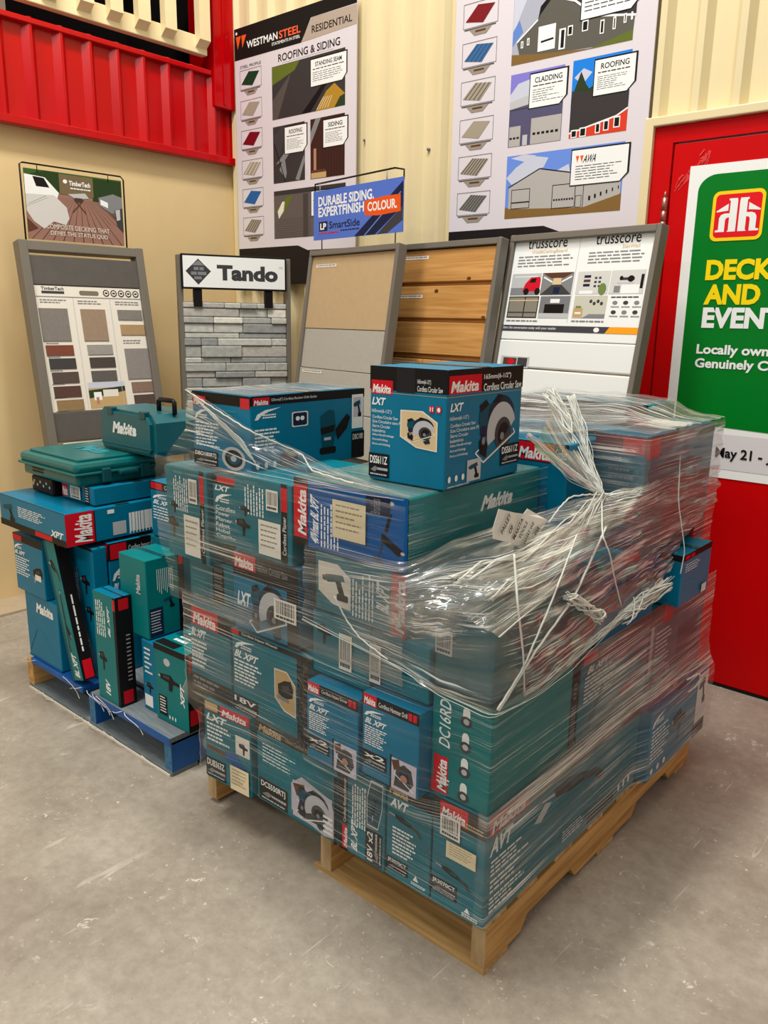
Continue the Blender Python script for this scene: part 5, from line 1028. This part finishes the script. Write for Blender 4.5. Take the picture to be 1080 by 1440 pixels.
# twisted ropes and loose strands of film
def rope(pts, r0, r1, name='film_rope', n=26, dens=.6, jit=.35, sag=0):
    P_ = [Vector(p) for p in pts]; out = []
    for i in range(n+1):
        t = i/n*(len(P_)-1); k = min(int(t), len(P_)-2); q = P_[k].lerp(P_[k+1], t-k); out.append(q)
    for _ in range(2): out = [out[0]]+[(out[i-1]+out[i]*2+out[i+1])/4 for i in range(1, n)]+[out[-1]]
    rs = random.Random(int(abs(pts[0][0]*1000))+n+len(pts)); m = MB()
    ns = 1 if max(r0, r1) < .0045 else 3 if max(r0, r1) < .008 else 16     # a rope is a bundle of fine drawn-out strands
    for q in range(ns):
        if ns == 1: path = [p+Vector((0,0,.0012*math.sin(2.3*i+q))) for i, p in enumerate(out)]; rr = [(r0+(r1-r0)*i/n)*(1+jit*.5*(rs.random()-.5)) for i in range(n+1)]
        else:
            a0 = rs.uniform(0, 6.28); w = rs.uniform(.2, .95); tw = rs.uniform(-.35, .35); path = []; rr = []
            for i, p in enumerate(out):
                R = (r0+(r1-r0)*i/n)*w*1.15*(1+.15*math.sin(i*.9+q)); d = (out[min(i+1,n)]-out[max(i-1,0)]).normalized(); u = d.cross(Vector((0,.3,1))).normalized(); v = d.cross(u); an = a0+tw*i
                path.append(p+u*R*math.cos(an)+v*R*math.sin(an)); rr.append(max(.0008, (r0+(r1-r0)*i/n)*.115*(1+.4*(rs.random()-.5))))
        m.tube(path, rr, ROPE, 6)
    return m.build(name, film)
K = (-.895,1.90,1.045)
rope([(-1.12,2.0,1.287),(-1.03,1.96,1.19),(-.95,1.92,1.10),K], .020, .009, dens=.75)
rope([(-1.05,1.99,1.285),(-.98,1.95,1.18),(-.93,1.92,1.10),K], .012, .008, dens=.6)
rope([(-1.03,1.74,1.205),(-.98,1.80,1.14),(-.93,1.86,1.08),K], .009, .008, dens=.7)
rope([(-1.0,1.74,1.17),(-.95,1.82,1.09),K], .006, .007, dens=.6)
rope([K,(-.895,1.74,.995),(-.90,1.49,.955),(-.93,1.31,.945)], .013, .022, dens=.55, jit=.5)
rope([K,(-.86,1.70,.97),(-.86,1.5,.935),(-.85,1.32,.925)], .009, .013, dens=.5, jit=.5)
rope([K,(-.85,1.98,1.04),(-.828,2.1,1.06)], .012, .008, dens=.6)
rope([(-.90,1.64,1.018),(-.89,1.67,1.052),(-.89,1.72,1.07),(-.89,1.82,1.06),K], .0021, .0019, 'film_strand', 26, .95, .2)
rope([K,(-.82,1.76,.98),(-.80,1.77,.934),(-.798,1.80,.87),(-.798,1.86,.775)], .0022, .0018, 'film_strand', 26, .95, .2)
rope([(-.815,1.62,1.01),(-.80,1.49,.878),(-.796,1.381,.764),(-.796,1.29,.706)], .0022, .0024, 'film_strand', 26, .9, .2)
rope([(-.83,1.80,.99),(-.80,1.596,.865),(-.796,1.427,.788),(-.796,1.296,.702)], .003, .0026, 'film_strand', 26, .9, .3)
rope([(-.85,1.41,1.0),(-.808,1.365,.912),(-.796,1.38,.80),(-.796,1.395,.705)], .003, .002, 'film_strand', 26, .9, .2)
rope([(-.80,1.56,.878),(-.79,1.60,.862),(-.785,1.648,.834),(-.785,1.70,.80),(-.785,1.713,.788)], .014, .018, dens=.8, jit=.35)
rope([(-1.25,1.277,.843),(-1.211,1.277,.795),(-1.167,1.277,.761),(-1.078,1.274,.735)], .0021, .0019, 'film_strand', 20, .95, .2)
rope([(-1.36,1.281,.757),(-1.05,1.274,.727),(-.93,1.276,.70),(-.80,1.28,.690),(-.793,1.45,.686),(-.793,1.60,.70),(-.793,1.78,.728),(-.79,1.98,.757),(-.775,2.13,.80)], .0045, .007, 'film_rope', 60, .7, .5)
rope([(-.80,1.40,.70),(-.795,1.6,.715),(-.79,1.8,.75),(-.785,2.0,.78)], .006, .010, 'film_rope', 40, .6, .6)
rope([(-.79,1.85,.745),(-.785,1.95,.765),(-.775,2.08,.79)], .016, .022, 'film_rope', 20, .6, .5)
rope([(-.83,2.24,1.118),(-.80,2.18,1.0),(-.77,2.19,.86),(-.765,2.16,.80)], .0018, .0016, 'film_strand', 26, .9, .2)
rope([(-.80,1.36,.43),(-.795,1.7,.435),(-.79,2.0,.44),(-.785,2.3,.43),(-.79,2.6,.40)], .004, .006, 'film_rope', 50, .55, .6)
rope([(-.78,2.36,.405),(-.768,2.42,.41),(-.768,2.46,.385),(-.775,2.44,.36),(-.78,2.38,.355)], .003, .0025, 'film_strand', 26, .95, .1)
rope([(-1.893,1.34,1.276),(-1.77,1.342,1.235),(-1.62,1.338,1.19),(-1.56,1.47,1.12),(-1.38,1.33,1.118),(-1.22,1.31,1.112)], .0018, .0022, 'film_strand', 50, .9, .4)
for k in range(7):
    a = k/6; rope([(-1.87+.05*a,1.343,1.265-.03*a),(-1.75+.06*a,1.345,1.205-.045*a),(-1.64+.05*a,1.34,1.155-.055*a)], .0012, .0012, 'film_strand', 10, .95, .5)
film_sheet('crumpled_sheet', [[(-1.10,1.272,.80),(-1.03,1.268,.80),(-.95,1.270,.81),(-.88,1.278,.83)],[(-1.09,1.272,.87),(-1.02,1.262,.88),(-.94,1.266,.895),(-.86,1.285,.90)],[(-1.05,1.285,.93),(-.98,1.32,.945),(-.90,1.38,.945),(-.84,1.42,.94)]], 50, 36, lambda p, s, t: .62*sm(0,.2,s)*sm(0,.25,t)*(1-sm(.75,1,s))*(1-sm(.85,1,t)), .016, FILMB, (26,34), 9, 2, 1)
# ---- handwritten note tucked under the film
nt_ = thing('paper_note', 'white torn paper note with handwriting, tucked on the film beside the saw box', 'note', (-.93,1.56,.99))
O = Vector((-.915,1.44,1.083)); Ux = (Vector((-.93,1.69,1.022))-O).normalized(); Vx = Vector((-.02,-.05,-1)); Vx = (Vx-Ux*Vx.dot(Ux)).normalized()
NP = mat('note_paper', (232,230,220), .7, .2)
p = Print(O, Ux, Vx, .245, .088, off=.0)
E2 = [(0,.0),(.28,.04),(.52,.05),(.60,-.1),(.82,.02),(1,.12),(.93,.5),(.80,1.0),(.55,.95),(.3,.82),(.0,.75),(-.03,.5)]
N_ = p.N; top = [p.P(*q)+N_*(.006*math.sin(7*q[0])+.002) for q in E2]
m = MB(); m.prism(top, N_*-.0006, NP); m.build('paper_sheet', nt_)
p = Print(O+N_*.0105, Ux, Vx, .245, .088, rot=0)
def hand(t, u, v, L, h, ang):
    a = math.radians(ang); g, f = glyph(t, .025)
    vs = []
    for x, y in g:
        dx, dy = x*L*math.cos(a)-y*h*math.sin(a), x*L*math.sin(a)+y*h*math.cos(a); vs.append(O+N_*.0102+Ux*(u*.245+dx)+Vx*(v*.088-dy))
    return vs, f
m = MB()
for t, u, v, L, h in (('PALLET',.10,.62,.05,.013),('OF',.25,.60,.02,.013),('MAKITA',.35,.74,.055,.013),('TOOLS',.47,.72,.045,.013),('WHAT WE',.58,.86,.06,.012),('EXCESS',.72,.92,.055,.013),('7000',.86,.80,.036,.014)):
    vs, f = hand(t, u, v, L, h, 62); m.add(vs, f, ink('pen',(40,40,48)))
m.build('handwriting', nt_)
